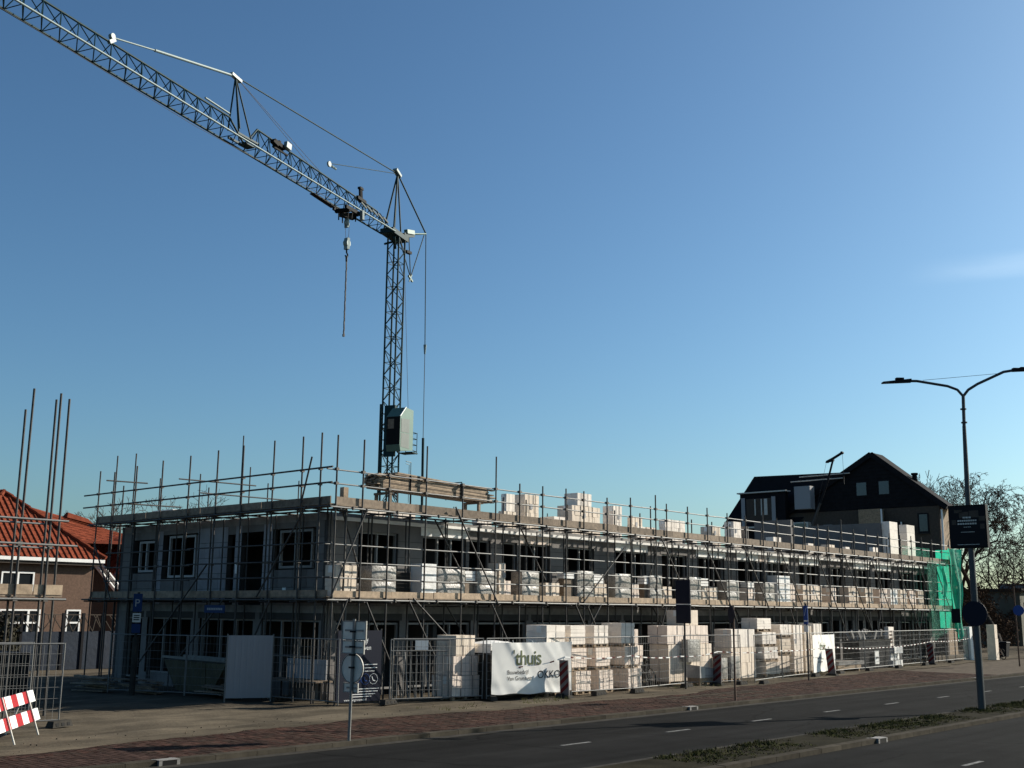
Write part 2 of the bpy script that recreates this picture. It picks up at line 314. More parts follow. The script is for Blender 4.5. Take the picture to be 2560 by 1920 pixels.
for _ in range(420):
    x = random.uniform(9, 75); y = edge(x)+abs(random.gauss(0, 1.2))-.3; r_ = random.uniform(.008, .028); p = Vector((x, y, .0)); a_ = random.uniform(0, 3)
    b.obox([p+Vector((math.cos(a_+k*2.09)*r_, math.sin(a_+k*2.09)*r_*.8, -.01)) for k in range(3)], [p+Vector((math.cos(a_+.4+k*2.09)*r_*.6, math.sin(a_+.4+k*2.09)*r_*.5, r_*.7)) for k in range(3)])
b.build('gravel', 'sand', kind='stuff')
b = MB()
for _ in range(420):
    x = random.uniform(24, 80); y = edge(x)+random.uniform(.3, 1.6)
    if math.sin(x*1.3)+math.sin(x*.5) < .2: continue
    for k in range(5): a = random.uniform(0, 6.28); h = random.uniform(.04, .14); lx, ly = x+random.gauss(0, .06), y+random.gauss(0, .06); t = .06; b.quad((lx-.01, ly, 0), (lx+.01, ly, 0), (lx+t*math.cos(a), ly+t*math.sin(a), h))
b.build('weeds', 'grass', kind='stuff')
# gutter strip
b = MB(); b.box((-30, 19.98, -.2), (330, 20.26, -.092)); structure(b.build('gutter', 'darkconc'))
# median
b = MB(); b.box((12, 12.38, -.15), (330, 13.85, -.012)); med = structure(b.build('median', 'medpave'))
for i in range(60):
    x = 15+i; boxo('kerb_stone', (x, 12.15, -.14), (x+.985, 12.37, .002+random.uniform(-.005, .005)), 'kerb', med)
    boxo('kerb_stone', (x, 13.86, -.14), (x+.985, 14.02, -.02+random.uniform(-.005, .005)), 'darkconc', med)
# grass tufts on the median
g = MB()
for _ in range(7000):
    x = 20+50*random.random()**.9; y = random.choice((13.2+random.gauss(0, .2), 13.7+random.gauss(0, .12), 12.9+random.gauss(0, .3)))
    if not 12.5 < y < 13.98: continue
    if math.sin(x*1.9)+math.sin(x*.63+1)+random.gauss(0, .5) < -.3: continue
    for k in range(7):
        a = random.uniform(0, 6.28); h = random.uniform(.012, .045)*(1.5 if y > 13.3 else .7); lx, ly = x+random.gauss(0, .05), y+random.gauss(0, .05); t = random.uniform(.02, .08)
        g.quad((lx-.012*math.sin(a), ly+.012*math.cos(a), -.015), (lx+.012*math.sin(a), ly-.012*math.cos(a), -.015), (lx+t*math.cos(a), ly+t*math.sin(a), h))
g.build('grass', 'grass', kind='stuff')
# lane dashes
b = MB()
for x in (21.05, 25.3, 29.6, 34.0, 38.5, 43.1, 47.6, 52.1, 56.6, 61, 65.5, 70, 75, 80, 85, 90): b.box((x, 17.02, -.2), (x+1.05, 17.12, -.096))
for x in (24.2, 28.75, 33.3, 38, 43, 48, 53): b.box((x, 9.1, -.2), (x+1.05, 9.2, -.096))
structure(b.build('road_markings', 'paint'))
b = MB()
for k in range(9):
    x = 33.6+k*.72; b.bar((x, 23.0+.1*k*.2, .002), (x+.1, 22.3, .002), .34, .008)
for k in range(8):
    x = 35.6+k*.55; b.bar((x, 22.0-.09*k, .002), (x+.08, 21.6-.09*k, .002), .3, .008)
structure(b.build('pavement_sun_patches', 'kerb'))  # pale bars painted for sunlight falling through the fence gaps
# drains in the kerbs
def drain(x, y, label, w=.46):
    t = thing('kerb_drain', label, 'drain', (x, y, -.1), 'kerb drains along the road')
    b = MB(); b.box((x-w/2, y-.03, .003), (x+w/2, y+.2, .014)); b.box((x-w/2, y-.03, -.1), (x-w/2+.07, y+.28, .008)); b.box((x+w/2-.07, y-.03, -.1), (x+w/2, y+.28, .008)); b.build('cover', 'concrete', t)
    b = MB(); b.box((x-w/2+.07, y-.025, -.1), (x+w/2-.07, y+.2, .008)); b.build('opening', 'black', t)
drain(31.5, 20.24, 'pale kerb drain at the far kerb below the red striped beacon')
drain(12.9, 20.24, 'pale kerb drain at the near left end of the far kerb')
drain(56.2, 20.24, 'small pale kerb drain far along the kerb left of the lamp post', .45)
drain(27.05, 12.12, 'pale kerb drain set in the median kerb stones', .5)

# ------------------------------------------------------------------ the building under construction
EYE_SCALE[:] = [0.935, 0.19]
bld = thing('terraced_building', 'unfinished two storey terrace of pale blockwork behind tube scaffolding', 'building', (26.2, 31.9, 0))
XW, YW, XE, YB = 26.2, 31.9, 80.5, 45.7
nblk = [0]
def wall_rect(axis, plane, a0, a1, z0, z1, th=.22, m='wallblock', blocks=True, name='wall_pier'):
    if a1-a0 < .04 or z1-z0 < .04: return
    core = ((a0, plane+.012, z0), (a1, plane+th, z1)) if axis == 'x' else ((plane+.012, a0, z0), (plane+th, a1, z1))
    c = MB(); c.box(*core); w = c.build(name, 'shellwall', bld)
    if not blocks or nblk[0] > 285: 
        boxo('wall_face', (core[0][0]+(0 if axis == 'x' else -.01), core[0][1]-(.01 if axis == 'x' else 0), z0), (core[1][0], core[1][1]-.1, z1) if axis == 'x' else (core[1][0]-.1, core[1][1], z1), m, w); return
    rows = max(1, round((z1-z0)/.6)); rh = (z1-z0)/rows
    for r in range(rows):
        n = max(1, round((a1-a0)/.95)); cw = (a1-a0)/n; st = (r % 2)*cw*.5 if n > 1 else 0
        cuts = [a0]+[a0+st+k*cw for k in range(0 if st else 1, n) if a0+.1 < a0+st+k*cw < a1-.1]+[a1]
        for p, q in zip(cuts, cuts[1:]):
            j = random.uniform(0, .009)
            lo, hi = ((p+.008, plane-j, z0+r*rh+.008), (q-.008, plane+.05, z0+(r+1)*rh-.008)) if axis == 'x' else ((plane-j, p+.008, z0+r*rh+.008), (plane+.05, q-.008, z0+(r+1)*rh-.008))
            boxo('block', lo, hi, m, w); nblk[0] += 1
def window(axis, plane, a0, a1, z0, z1, mull=(), m='frame', depth=.1, sill=True, bars=.07):
    b = MB(); d0, d1 = plane+.1, plane+.1+depth
    def bx(p, q, r, s): b.box((p, d0, r), (q, d1, s)) if axis == 'x' else b.box((d0, p, r), (d1, q, s))
    bx(a0, a0+bars, z0, z1); bx(a1-bars, a1, z0, z1); bx(a0+bars, a1-bars, z1-bars, z1); bx(a0+bars, a1-bars, z0, z0+bars)
    for k in mull: bx(k-bars/2, k+bars/2, z0+bars, z1-bars)
    return b.build('window_frame', m, bld)
# slabs, party walls, back wall
b = MB(); b.box((XW, YW, 2.75), (XE, YB, 3.02)); b.build('floor_slab', 'concrete', bld)
b = MB(); b.box((XW, YW, 6.02), (XE, YB, 6.3)); b.build('roof_slab', 'concrete', bld)
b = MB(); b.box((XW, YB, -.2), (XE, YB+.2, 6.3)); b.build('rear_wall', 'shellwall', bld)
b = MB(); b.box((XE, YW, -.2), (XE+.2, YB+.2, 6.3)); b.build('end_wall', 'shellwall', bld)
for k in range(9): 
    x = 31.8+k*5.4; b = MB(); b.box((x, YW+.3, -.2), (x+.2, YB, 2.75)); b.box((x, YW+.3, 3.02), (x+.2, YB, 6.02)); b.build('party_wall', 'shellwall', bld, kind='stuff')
# long front, upper storey: (a0, a1, kind)
OPEN = [(27.6, 29.55, (28.6,)), (30.85, 33.25, (31.75, 32.5)), (33.45, 34.7, ()), (35.5, 36.35, ()), (36.6, 38.45, (37.6,)), (39.55, 41.65, (40.7,)), (43.3, 45.75, (44.2, 45.0)), (47.1, 49.3, (47.9, 48.5)), (50.3, 52.9, (51.2, 52.0)), (54.3, 56.3, (55.4,)), (56.6, 57.2, ()), (57.5, 59.8, (58.2, 58.9)), (61.2, 63.6, (62.1, 62.8)), (64.9, 67.1, (65.6, 66.3)), (68.3, 70.6, (69.1, 69.8)), (71.4, 73.8, (72.2, 73)), (75.2, 77.5, (76.1, 76.8)), (78.2, 79.9, (79.1,))]
zt, zs = 5.7, 3.75
prev = XW
for k, (a, c, mu) in enumerate(OPEN):
    wall_rect('x', YW, prev, a, 3.02, 6.02); prev = c
    tall = k % 3 != 0
    if not tall: wall_rect('x', YW, a, c, 3.02, zs)
    window('x', YW, a, c, 3.05 if tall else zs, zt, mu)
    boxo('lintel', (a-.12, YW-.02, zt), (c+.12, YW+.2, 6.02), 'white' if k in (1, 6, 8, 9, 11, 12, 14, 15) else ('block1' if k in (4, 10) else 'wallblock'), bld)  # sunlit strip under the upper deck is put into the pale lintel colours
wall_rect('x', YW, prev, XE, 3.02, 6.02)
# eaves insulation strip and wall plate along the top of the front
for k in range(10): boxo('wall_plate', (26.4+k*5.4, YW-.1, 6.03), (26.4+k*5.4+5.3, YW+.14, 6.16), 'white', bld)
# ground storey, long front
prev = XW; gl = [(26.7, 29.75, (27.7, 28.7)), (30.2, 33.6, (31.3, 32.5)), (34.0, 37.0, (35.6,)), (37.4, 41.2, (38.6, 39.9)), (41.7, 43.6, ()), (44.0, 46.8, (45.4,)), (47.2, 49.8, (48.6,)), (50.2, 53.6, (51.8,)), (54.1, 55.9, ()), (56.3, 59.2, (57.6,)), (59.6, 62.9, (61,)), (63.3, 64.8, ()), (65.1, 66.0, ()), (66.3, 66.9, ()), (67.2, 67.9, ()), (68.7, 69.3, ()), (69.7, 70.3, ()), (70.7, 71.4, ()), (71.7, 74.6, (73,)), (75.0, 76.8, ()), (77.2, 79.8, (78.4,))]
for a, c, mu in gl:
    wall_rect('x', YW, prev, a, -.2, 2.75, blocks=False); prev = c
    boxo('lintel', (a-.1, YW-.015, 2.5), (c+.1, YW+.2, 2.75), 'shellwall', bld)
    if c-a > 1.3: window('x', YW, a, c, .05, 2.42, mu)
wall_rect('x', YW, prev, XE, -.2, 2.75, blocks=False)
# short front (faces left)
nblk[0] = min(nblk[0], 215)
LO = [(32.6, 35.15, 4.3, 5.8, (33.9,)), (35.7, 37.1, 3.05, 5.75, ()), (37.5, 38.0, 3.05, 5.7, ()), (40.05, 42.6, 4.05, 5.85, (41.3,)), (43.0, 44.9, 4.3, 5.7, (44.0,))]
prev = YW+.22
for a, c, z0, z1, mu in LO:
    wall_rect('y', XW, prev, a, 3.02, 6.02, m='palepanel' if a in (37.5, 40.05, 43.0, 35.7) else 'wallblock'); prev = c
    if z0 > 3.2: wall_rect('y', XW, a, c, 3.02, z0)
    wall_rect('y', XW, a, c, z1, 6.02, blocks=False)
    if mu: window('y', XW, a+.3, c-.32, z0+.05, z1-.05, mu, 'whitedull' if a > 40 else 'frame', bars=.09)
wall_rect('y', XW, prev, YB, 3.02, 6.02)
prev = YW+.22
for a, c, mu in ((32.25, 35.6, (33.5, 34.5)), (36.1, 39.6, (37.3, 38.3)), (40.2, 43.4, (41.2, 42.3)), (43.8, 45.0, ())):
    wall_rect('y', XW, prev, a, -.2, 2.75, blocks=False); prev = c
    boxo('lintel', (XW-.015, a-.1, 2.5), (XW+.2, c+.1, 2.75), 'shellwall', bld)
    window('y', XW, a, c, .3 if mu else .05, 2.5, mu, bars=.06)
    if mu: wall_rect('y', XW, a, c, -.2, .3, blocks=False)
wall_rect('y', XW, prev, YB, -.2, 2.75, blocks=False)
for y, z in ((36.9, 4.9), (33.9, 4.0)): boxo('notice_sheet', (XW-.02, y+.3, z-.7), (XW-.012, y+.5, z-.35), 'white', bld)
# second-storey walls already standing at the far end
for x, y1, h0, m in ((61.1, 34.7, 2.0, 'wallblock'), (56.0, 33.6, 1.3, 'wallblock')):
    b = MB(); b.box((x, 32.3, 6.3), (x+.22, y1, 6.3+h0)); b.build('upper_party_wall', m, bld)
b = MB(); b.box((74.9, 32.9, 6.3), (75.12, 38.2, 9.0)); b.box((74.9, 38.2, 6.3), (75.12, 41.5, 8.9)); b.build('upper_party_wall', 'wallblock', bld)
for x, w, z in ((75.15, 1.3, 9.1), (78.0, 1.35, 9.05)):
    for r in range(5): 
        h = (z-6.3)/5; boxo('block', (x+.01*(r % 2), 32.36, 6.3+r*h+.004), (x+w-.01*(r % 2), 32.9, 6.3+(r+1)*h-.004), 'block2', bld)
b = MB(); b.box((76.5, 32.9, 6.3), (76.7, 36, 8.7)); b.build('upper_party_wall', 'wallblock', bld)
for x in (45.5, 50.2, 63, 64.6, 68, 72): 
    b = MB(); w = random.uniform(.5, .9); h = random.uniform(.4, .9); b.box((x, 32.2, 6.3), (x+w, 32.45, 6.3+h)); b.build('upper_stub_wall', 'block2', bld)

# ------------------------------------------------------------------ scaffolding
TR = .03
sc = thing('scaffold', 'long tube scaffold with two board decks along the street front of the terrace', 'scaffold', (25.3, 30.5, 0))
UX = [25.3, 26.5, 27.75, 29.6, 31.55, 33.45, 34.9, 36.35, 37.9, 39.1, 40.8, 42.6, 44.6, 45.5, 47.3, 49.1, 51.0, 52.8, 54.6, 56.1, 58.0, 59.3, 60.9, 62.2, 63.9, 65.6, 67.3, 69, 70.7, 72.4, 74.1, 75.8, 77.5, 79.2, 80.6]
TOP = {25.3: 8.83, 26.5: 8.8, 29.6: 8.92, 33.45: 8.93, 27.75: 7.75, 31.55: 7.65, 44.6: 8.3, 63.9: 8.4, 54.6: 8.25}
YO, YI = 30.5, 31.5
for x in UX:
    lean = random.gauss(0, .012)
    tubeo('upright_tube', (x, YO, -.2), (x+lean, YO+random.gauss(0, .01), TOP.get(x, 7.92+random.uniform(-.05, .12))), TR, 'steel', sc)
    if x > 26: tubeo('upright_tube', (x+.12, YI, -.2), (x+.12+random.gauss(0, .015), YI, random.choice((6.35, 6.4, 6.35, 7.5, 7.9)) if x < 74 else 6.4), TR, 'steel', sc)
for z in (3.2, 6.33): 
    for a, c in ((25.0, 36.5), (36.3, 48), (47.8, 60), (59.6, 71), (70.8, 81)):
        tubeo('ledger_tube', (a, YO-.06, z), (c, YO-.06, z+.01), TR, 'galv', sc)
        tubeo('ledger_tube', (a+.6, YI+.06, z), (c, YI+.06, z), TR, 'steel', sc)
for z in (3.93, 4.47, 5.07, 7.15, 7.64):
    for a, c in ((24.9, 31.2), (31.0, 37.6), (37.3, 43.8), (43.5, 50), (49.7, 56.5), (56.1, 62.5), (62.1, 68.8), (68.3, 75), (74.6, 81.2)):
        o = random.uniform(-.02, .02); tubeo('guard_rail', (a, YO+.055, z+o), (c, YO+.055, z-o), TR*.8, 'galv', sc)
for i, x in enumerate(UX):
    for z in (3.14, 6.27): tubeo('transom_tube', (x+.05, YO-.25, z), (x+.05, YI+.25, z), TR*.9, 'steel', sc)
for k in range(26): 
    x = 26+k*2.1
    for z in (3.25, 6.37): boxo('transom_clip', (x, YO-.12, z-.1), (x+.05, YO-.05, z+.03), 'clamp', sc)
# boards and toe boards
L = 3.85
for z in (3.26, 6.39):
    for k in range(15):
        x = 25.15+k*L*.965
        for j in range(4 if z < 4 else 3): 
            y = YO+.03+j*.26; boxo('deck_board', (x+random.uniform(0, .06), y, z+random.uniform(0, .008)), (min(x+L*.965-.02, 81), y+.235, z+.045), 'plankdark', sc)
for k in range(30):
    x = 26.2+k*1.82+random.uniform(-.3, .3); tubeo('upright_tube', (x, YI+.15, 3.3), (x+random.gauss(0, .03), YI+.15, 6.2), TR*.9, 'steel', sc)
for k in range(34):
    x = 26.4+k*1.6+random.uniform(-.4, .4); y = random.choice((YI+.1, YI-.3, 32.6, 33.4)); tubeo('prop_tube', (x, y, -.2), (x+random.gauss(0, .05), y, random.choice((2.7, 2.7, 2.4, 1.9)) if y > 31.7 else 3.15), TR*.9, random.choice(('steel', 'steel', 'galv')), sc)
for k in range(9): x = 27.2+k*6.0+random.uniform(-.6, .6); tubeo('brace_tube', (x, YO-.12, 3.15), (x+random.choice((-1.7, 1.9, 2.2)), YO-.12, -.1), TR, 'steel', sc)
def toe(z, h, xs):
    for k, (a, c) in enumerate(xs):
        t = random.uniform(-.012, .012); o = boxo('toe_board', (a, YO+.065+.012*(k % 2), z+t), (c, YO+.105+.012*(k % 2), z+h+t), 'plank' if z < 4 else 'plankdark', sc); o.rotation_euler = (0, random.gauss(0, .003), 0)
def spans(a, c, l):
    out = []; x = a
    while x < c-.3: e = min(c, x+l*random.uniform(.75, 1.1)); out.append((x, e-.02)); x = e
    return out
toe(3.3, .225, spans(25.35, 80.9, 2.6)); toe(6.43, .27, spans(25.35, 80.9, 4.2))
# braces
BR = [((26.65, 6.35), (25.2, 3.35)), ((31.1, 6.75), (33.6, 3.1)), ((42.0, 5.75), (39.0, 3.3)), ((25.9, 3.2), (25.4, 2.1)), ((29.0, 3.3), (32.2, .9)), ((40.2, 3.2), (37.8, .4))]
for (a, z0), (c, z1) in BR: tubeo('brace_tube', (a, YO-.09, z0), (c, YO-.09, z1), TR, 'steel', sc)
for k, x in enumerate((26.4, 31.0, 36.0, 44.9, 48.6, 52.4, 56.2, 60.4, 64.0, 67.6, 71.2, 74.8, 77.6)):
    tubeo('brace_tube', (x, YI-.08 if k < 3 else YO-.09, 6.3), (x+(1.3 if k < 1 else 2.4), YI-.08 if k < 3 else YO-.09, 3.2), TR, 'steel', sc)
    tubeo('brace_tube', (x+(.6 if k % 2 else 2.4), YI-.08 if k % 2 else YO-.09, 3.2), (x+(3.2 if k % 2 else 4.4), YI-.08 if k % 2 else YO-.09, .3), TR, 'steel', sc)
for k, x in enumerate((46.3, 57.1, 66, 70, 73.5)): tubeo('brace_tube', (x, YI, 6.2), (x-1.6, YI-.05, 3.3), TR*.9, 'steel', sc)
for x in UX: 
    for z in (3.2, 6.33, 7.15, 7.64): 
        boxo('coupler', (x-.055, YO-.06, z-.05), (x+.055, YO+.07, z+.05), 'clamp', sc)
# --- return scaffold along the short front
sl = thing('scaffold', 'short return scaffold in shade with boards and rails along the left front', 'scaffold', (25.0, 38, 0))
XO, XI = 25.0, 25.95
LY = {46.0: 8.66, 44.8: 8.54, 43.0: 8.66, 41.0: 8.73, 39.1: 8.77, 37.2: 8.82, 35.5: 8.86, 33.7: 8.88, 32.0: 8.87, 31.0: 8.92}
for y, z in LY.items():
    tubeo('upright_tube', (XO, y, -.2), (XO+random.gauss(0, .02), y+random.gauss(0, .02), z), TR, 'steel', sl)
    tubeo('upright_tube', (XI, y-.3, -.2), (XI, y-.3, 6.5), TR, 'steel', sl)
for z in (7.13, 7.66): tubeo('guard_rail', (XO-.055, 47.1, z-.01), (XO-.055, 30.3, z+.02), TR, 'steel', sl)
for z in (3.95, 4.5, 5.1): 
    tubeo('guard_rail', (XO-.055, 38.8, z+.02), (XO-.055, 30.2, z), TR*.85, 'steel', sl); tubeo('guard_rail', (XO-.055, 44.9, z), (XO-.055, 38.6, z-.02), TR*.85, 'steel', sl)
for z in (3.2, 6.35): tubeo('ledger_tube', (XO-.06, 46.6, z), (XO-.06, 30.3, z), TR, 'steel', sl); tubeo('ledger_tube', (XI, 46.4, z), (XI, 30.8, z), TR, 'steel', sl)
for y in LY: 
    for z in (3.13, 6.28): tubeo('transom_tube', (XO-.25, y+.06, z), (XI+.25, y+.06, z), TR*.9, 'steel', sl)
    for z in (3.2, 4.5, 7.13, 7.66): boxo('coupler', (XO-.07, y-.055, z-.05), (XO+.05, y+.055, z+.05), 'clamp', sl)
for z in (3.27, 6.42):
    for k in range(4):
        for j in range(4): y = 30.6+k*3.9; x = XO+.03+j*.24; boxo('deck_board', (x, y, z), (x+.22, min(y+3.87, 46.2), z+.045), 'plankdark', sl)
for k in range(4):
    y = 30.5+k*3.9; boxo('toe_board', (XO+.06, y, 3.31), (XO+.1, min(y+3.88, 46.1), 3.53), 'plankdark', sl); boxo('toe_board', (XO+.06, y, 6.43), (XO+.1, min(y+3.88, 46.1), 6.7), 'plankdark', sl)
for k in range(9): y = 31.6+k*1.62; tubeo('upright_tube', (XI+.1, y, -.2), (XI+.1, y+random.gauss(0, .05), 6.3), TR*.9, 'steel', sl)
for (y0, z0), (y1, z1) in (((31.6, 6.4), (34.2, 3.3)), ((37.4, 4.5), (42.2, .3)), ((33.4, 3.2), (34.9, .8)), ((36.2, 3.2), (39.3, .7)), ((44.2, 3.2), (45.9, 5.6)), ((31.4, 8.1), (31.9, 6.5))): tubeo('brace_tube', (XO-.09, y0, z0), (XO-.09, y1, z1), TR, 'steel', sl)
# --- rear scaffold showing above the roof
sr = thing('scaffold', 'rear scaffold whose bare pole tops and rails rise behind the roof deck', 'scaffold', (30, 46.6, 0))
for x, z in ((26.1, 9.5), (26.5, 8.2), (27.0, 9.7), (28.3, 8.7), (30.4, 9.1), (30.9, 8.5), (32.7, 11.2), (33.2, 9.7), (34.3, 9.0), (36.2, 9.3), (39, 8.9), (43, 9.6), (47.5, 8.8), (52, 9.3), (56, 9.0), (60, 9.8)):
    tubeo('upright_tube', (x, 46.6, -.2), (x, 46.6, z), TR, 'steel', sr)
for a, c, z in ((25.6, 27.6, 8.35), (29.2, 33.5, 8.75), (30.4, 36.6, 8.2), (26.5, 29.4, 7.4), (36.4, 62, 7.6)): tubeo('guard_rail', (a, 46.5, z), (c, 46.5, z+.05), TR, 'steel', sr)
# --- separate scaffold at far left
EYE_SCALE[:] = [1.0, 0.0]
s3 = thing('scaffold', 'small sunlit scaffold bay with five tall poles at the left edge', 'scaffold', (14, 29.5, 0))
for x, y, z in ((14.25, 30.5, 8.2), (13.92, 29.5, 8.62), (15.1, 30.5, 8.6), (14.74, 29.5, 8.6), (15.5, 30.5, 8.67)): tubeo('upright_tube', (x, y, 0), (x+random.gauss(0, .03), y, z), TR*1.1, 'steel', s3)
for z, e in ((3.08, 15.3), (4.5, 15.5), (5.15, 15.2)): tubeo('guard_rail', (11, 29.44, z), (e, 29.44, z), TR, 'galv', s3); tubeo('guard_rail', (11, 30.55, z-.03), (e-.1, 30.55, z-.03), TR*.9, 'galv', s3)
boxo('toe_board', (11, 29.54, 3.2), (14.42, 29.58, 3.46), 'plank', s3); boxo('toe_board', (14.45, 29.54, 3.2), (15.24, 29.58, 3.46), 'plank', s3); boxo('toe_board', (15.2, 29.6, 3.2), (15.24, 30.5, 3.44), 'plank', s3)
for j in range(4): boxo('deck_board', (11, 29.56+j*.23, 3.14), (15.25, 29.77+j*.23, 3.19), 'plankdark', s3)
for x in (13.92, 14.74): boxo('coupler', (x-.06, 29.42, 3.02), (x+.06, 29.55, 3.14), 'clamp', s3); boxo('coupler', (x-.06, 29.42, 4.44), (x+.06, 29.55, 4.56), 'clamp', s3)

# ------------------------------------------------------------------ tower crane
e1 = Vector((-.9526, -.3043, 0)); e2 = Vector((.3043, -.9526, 0)); P0 = Vector((44.66, 49.11, 0))
def cp(s, z, o=0): return P0+e1*s+e2*o+Vector((0, 0, z))
cr = thing('tower_crane', 'dark green lattice tower crane with a long jib reaching over the site', 'crane', tuple(P0))
h = .375
for a, c in ((-h, -h), (h, -h), (h, h), (-h, h)): tubeo('mast_chord', cp(a, 0, c), cp(a, 25.2, c), .055, 'crane', cr)
b = MB(); n = 32; ph = 24.6/n
cs = [(-h, -h), (h, -h), (h, h), (-h, h)]
for k in range(n):
    z = .3+k*ph
    for j in range(4):
        p, q = cs[j], cs[(j+1) % 4]
        if (k+j) % 2: p, q = q, p
        b.tube(cp(p[0], z, p[1]), cp(q[0], z+ph, q[1]), .028, n=5)
        if k % 2 == 0: b.tube(cp(p[0], z, p[1]), cp(q[0], z, q[1]), .022, n=5)
b.build('mast_lattice', 'crane', cr, kind='stuff')
b = MB(); b.box((43.2, 47.6, 0), (46.2, 50.6, 1.2)); b.box((44.9, 49.6, 1.2), (47.6, 51.4, 3.2)); b.build('base_ballast', 'darkconc', cr)
b = MB()
for k in range(7): b.tube(cp(-.2+.1*(k % 2), 9.0+.1*k, .5), cp(.5, 9.3+.12*k, .6-.1*k), .03, n=4)
b.build('cable_bundle', 'rope', cr)
# jib: lower chords o=+-.5, top chord
zc = 25.0; zt_ = 25.98; J0, J1 = 1.0, 34.0
tubeo('jib_chord', cp(J0, zc+.02, .48), cp(J1, zc, .48), .048, 'cranelight', cr)  # paler material paints the sun on the near chord
tubeo('jib_chord', cp(J0, zc, -.48), cp(J1, zc, -.48), .055, 'crane', cr)
tubeo('jib_top_chord', cp(16.3, zt_, 0), cp(J1, zt_, 0), .05, 'crane', cr); tubeo('jib_top_chord', cp(2.4, zt_-.1, 0), cp(14.1, zt_+.25, 0), .05, 'crane', cr)
tubeo('jib_top_chord', cp(16.3, zt_, 0), cp(15.1, zc+.1, 0), .05, 'crane', cr); tubeo('jib_top_chord', cp(14.1, zt_+.25, 0), cp(15.0, zc+.1, 0), .05, 'crane', cr); tubeo('jib_top_chord', cp(2.4, zt_-.1, 0), cp(1.0, zc+.1, 0), .05, 'crane', cr)
b = MB(); pl = .92; k = 0; s = 1.6
while s < J1-.5:
    if not 14.2 < s < 15.6:
        t = s+pl/2; top = zt_-.1+(.35*(t-2.4)/11.7 if t < 14.1 else .1)
        for o in (-.48, .48):
            b.tube(cp(s, zc, o), cp(t, top, 0), .024, n=5); b.tube(cp(t, top, 0), cp(s+pl, zc, o), .024, n=5)
    b.tube(cp(s, zc, -.48), cp(s+pl, zc, .48), .022, n=5); b.tube(cp(s, zc, -.48), cp(s, zc, .48), .02, n=5)
    s += pl
b.build('jib_lattice', 'crane', cr, kind='stuff')
# A frames and pendants
A2 = cp(.1, 29.05); A1 = cp(16.0, 28.2)
for o in (-.4, .4): tubeo('apex_leg', cp(1.0, 25.02, o*.9), A2, .055, 'crane', cr); tubeo('apex_leg', cp(-.1, 25.1, o*.6), A2, .05, 'crane', cr)
for o in (-.35, .35): tubeo('jib_strut', cp(15.9, 25.5, o), A1, .04, 'crane', cr); tubeo('jib_strut', cp(15.0, 25.3, o), A1, .04, 'crane', cr)
ARM = cp(-3.7, 26.4)
tubeo('back_stay', A2, ARM, .05, 'crane', cr)
for o in (-.3, .3): tubeo('counter_arm', cp(-.3, 25.3, o), ARM, .05, 'cranegreen', cr)
tubeo('pendant_rod', A2, A1, .035, 'crane', cr); tubeo('pendant_rod', A1, cp(21.6, 26.88), .07, 'cranelight', cr); tubeo('pendant_rod', cp(21.6, 26.88), cp(24.0, 26.28), .04, 'cranelight', cr)
tubeo('pendant_rod', A2, cp(7.8, 26.85), .022, 'crane', cr)
b = MB(); b.tube(cp(7.6, 26.86, -.05), cp(7.6, 26.86, .05), .16, n=10); b.build('pulley_wheel', 'cranelight', cr)
for s, z, r in ((7.25, 26.83, .07), (7.0, 26.82, .06)): b = MB(); b.tube(cp(s+.1, z), cp(s-.1, z), r, n=6); b.build('shackle', 'cranelight', cr)
b = MB(); b.tube(cp(24.15, 26.28, -.08), cp(24.15, 26.28, .08), .13, n=10); b.bar(cp(24.0, 26.2), cp(24.3, 25.95), .16); b.build('jib_bracket', 'cranelight', cr)
b = MB(); b.bar(cp(.45, 29.22), cp(-.15, 28.95), .3, .16); b.build('apex_head', 'cranelight', cr)
b = MB(); b.bar(cp(16.35, 28.2), cp(15.6, 28.1), .2, .14); b.build('strut_head', 'cranelight', cr)
tubeo('stay_rod', cp(16.3, 26.15), cp(18.1, 26.18), .05, 'cranelight', cr)
for q in ((6.6, 25.6), (8.2, 25.7)): tubeo('hoist_rope', A1, cp(*q), .012, 'rope', cr)
tubeo('trolley_rope', cp(33.5, 24.5, .3), cp(19, 24.35, .3), .012, 'rope', cr); tubeo('trolley_rope', cp(19, 24.35, .3), cp(7.0, 24.75, .3), .012, 'rope', cr)
# counter arm ropes
tubeo('guy_rope', ARM, cp(-3.95, 18.9), .03, 'crane', cr); tubeo('guy_rope', cp(-3.95, 18.8), cp(-4.0, 13.3), .022, 'rope', cr); tubeo('guy_sling', cp(-4.0, 13.3), cp(-4.2, 1.5), .085, 'crane', cr)
b = MB(); b.tube(cp(-3.95, 19.2), cp(-3.95, 18.6), .1, .05, n=8); b.build('rope_socket', 'cranelight', cr)
for p, q in (((-1.5, 25.6), (-1.85, 23.0)), ((-3.5, 26.3), (-1.85, 23.0)), ((-.5, 24.8), (-1.85, 23.0))): tubeo('strut_triangle', cp(*p), cp(*q), .032, 'crane', cr)
b = MB(); b.bar(cp(-1.6, 23.05), cp(-2.1, 22.8), .1); b.bar(cp(-2.0, 23.2), cp(-1.7, 22.7), .06); b.build('strut_joint', 'cranegreen', cr)
b = MB(); b.bar(cp(-.8, 24.35, .2), cp(-1.4, 24.4, .2), .22, .16); b.build('lamp_housing', 'black', cr)
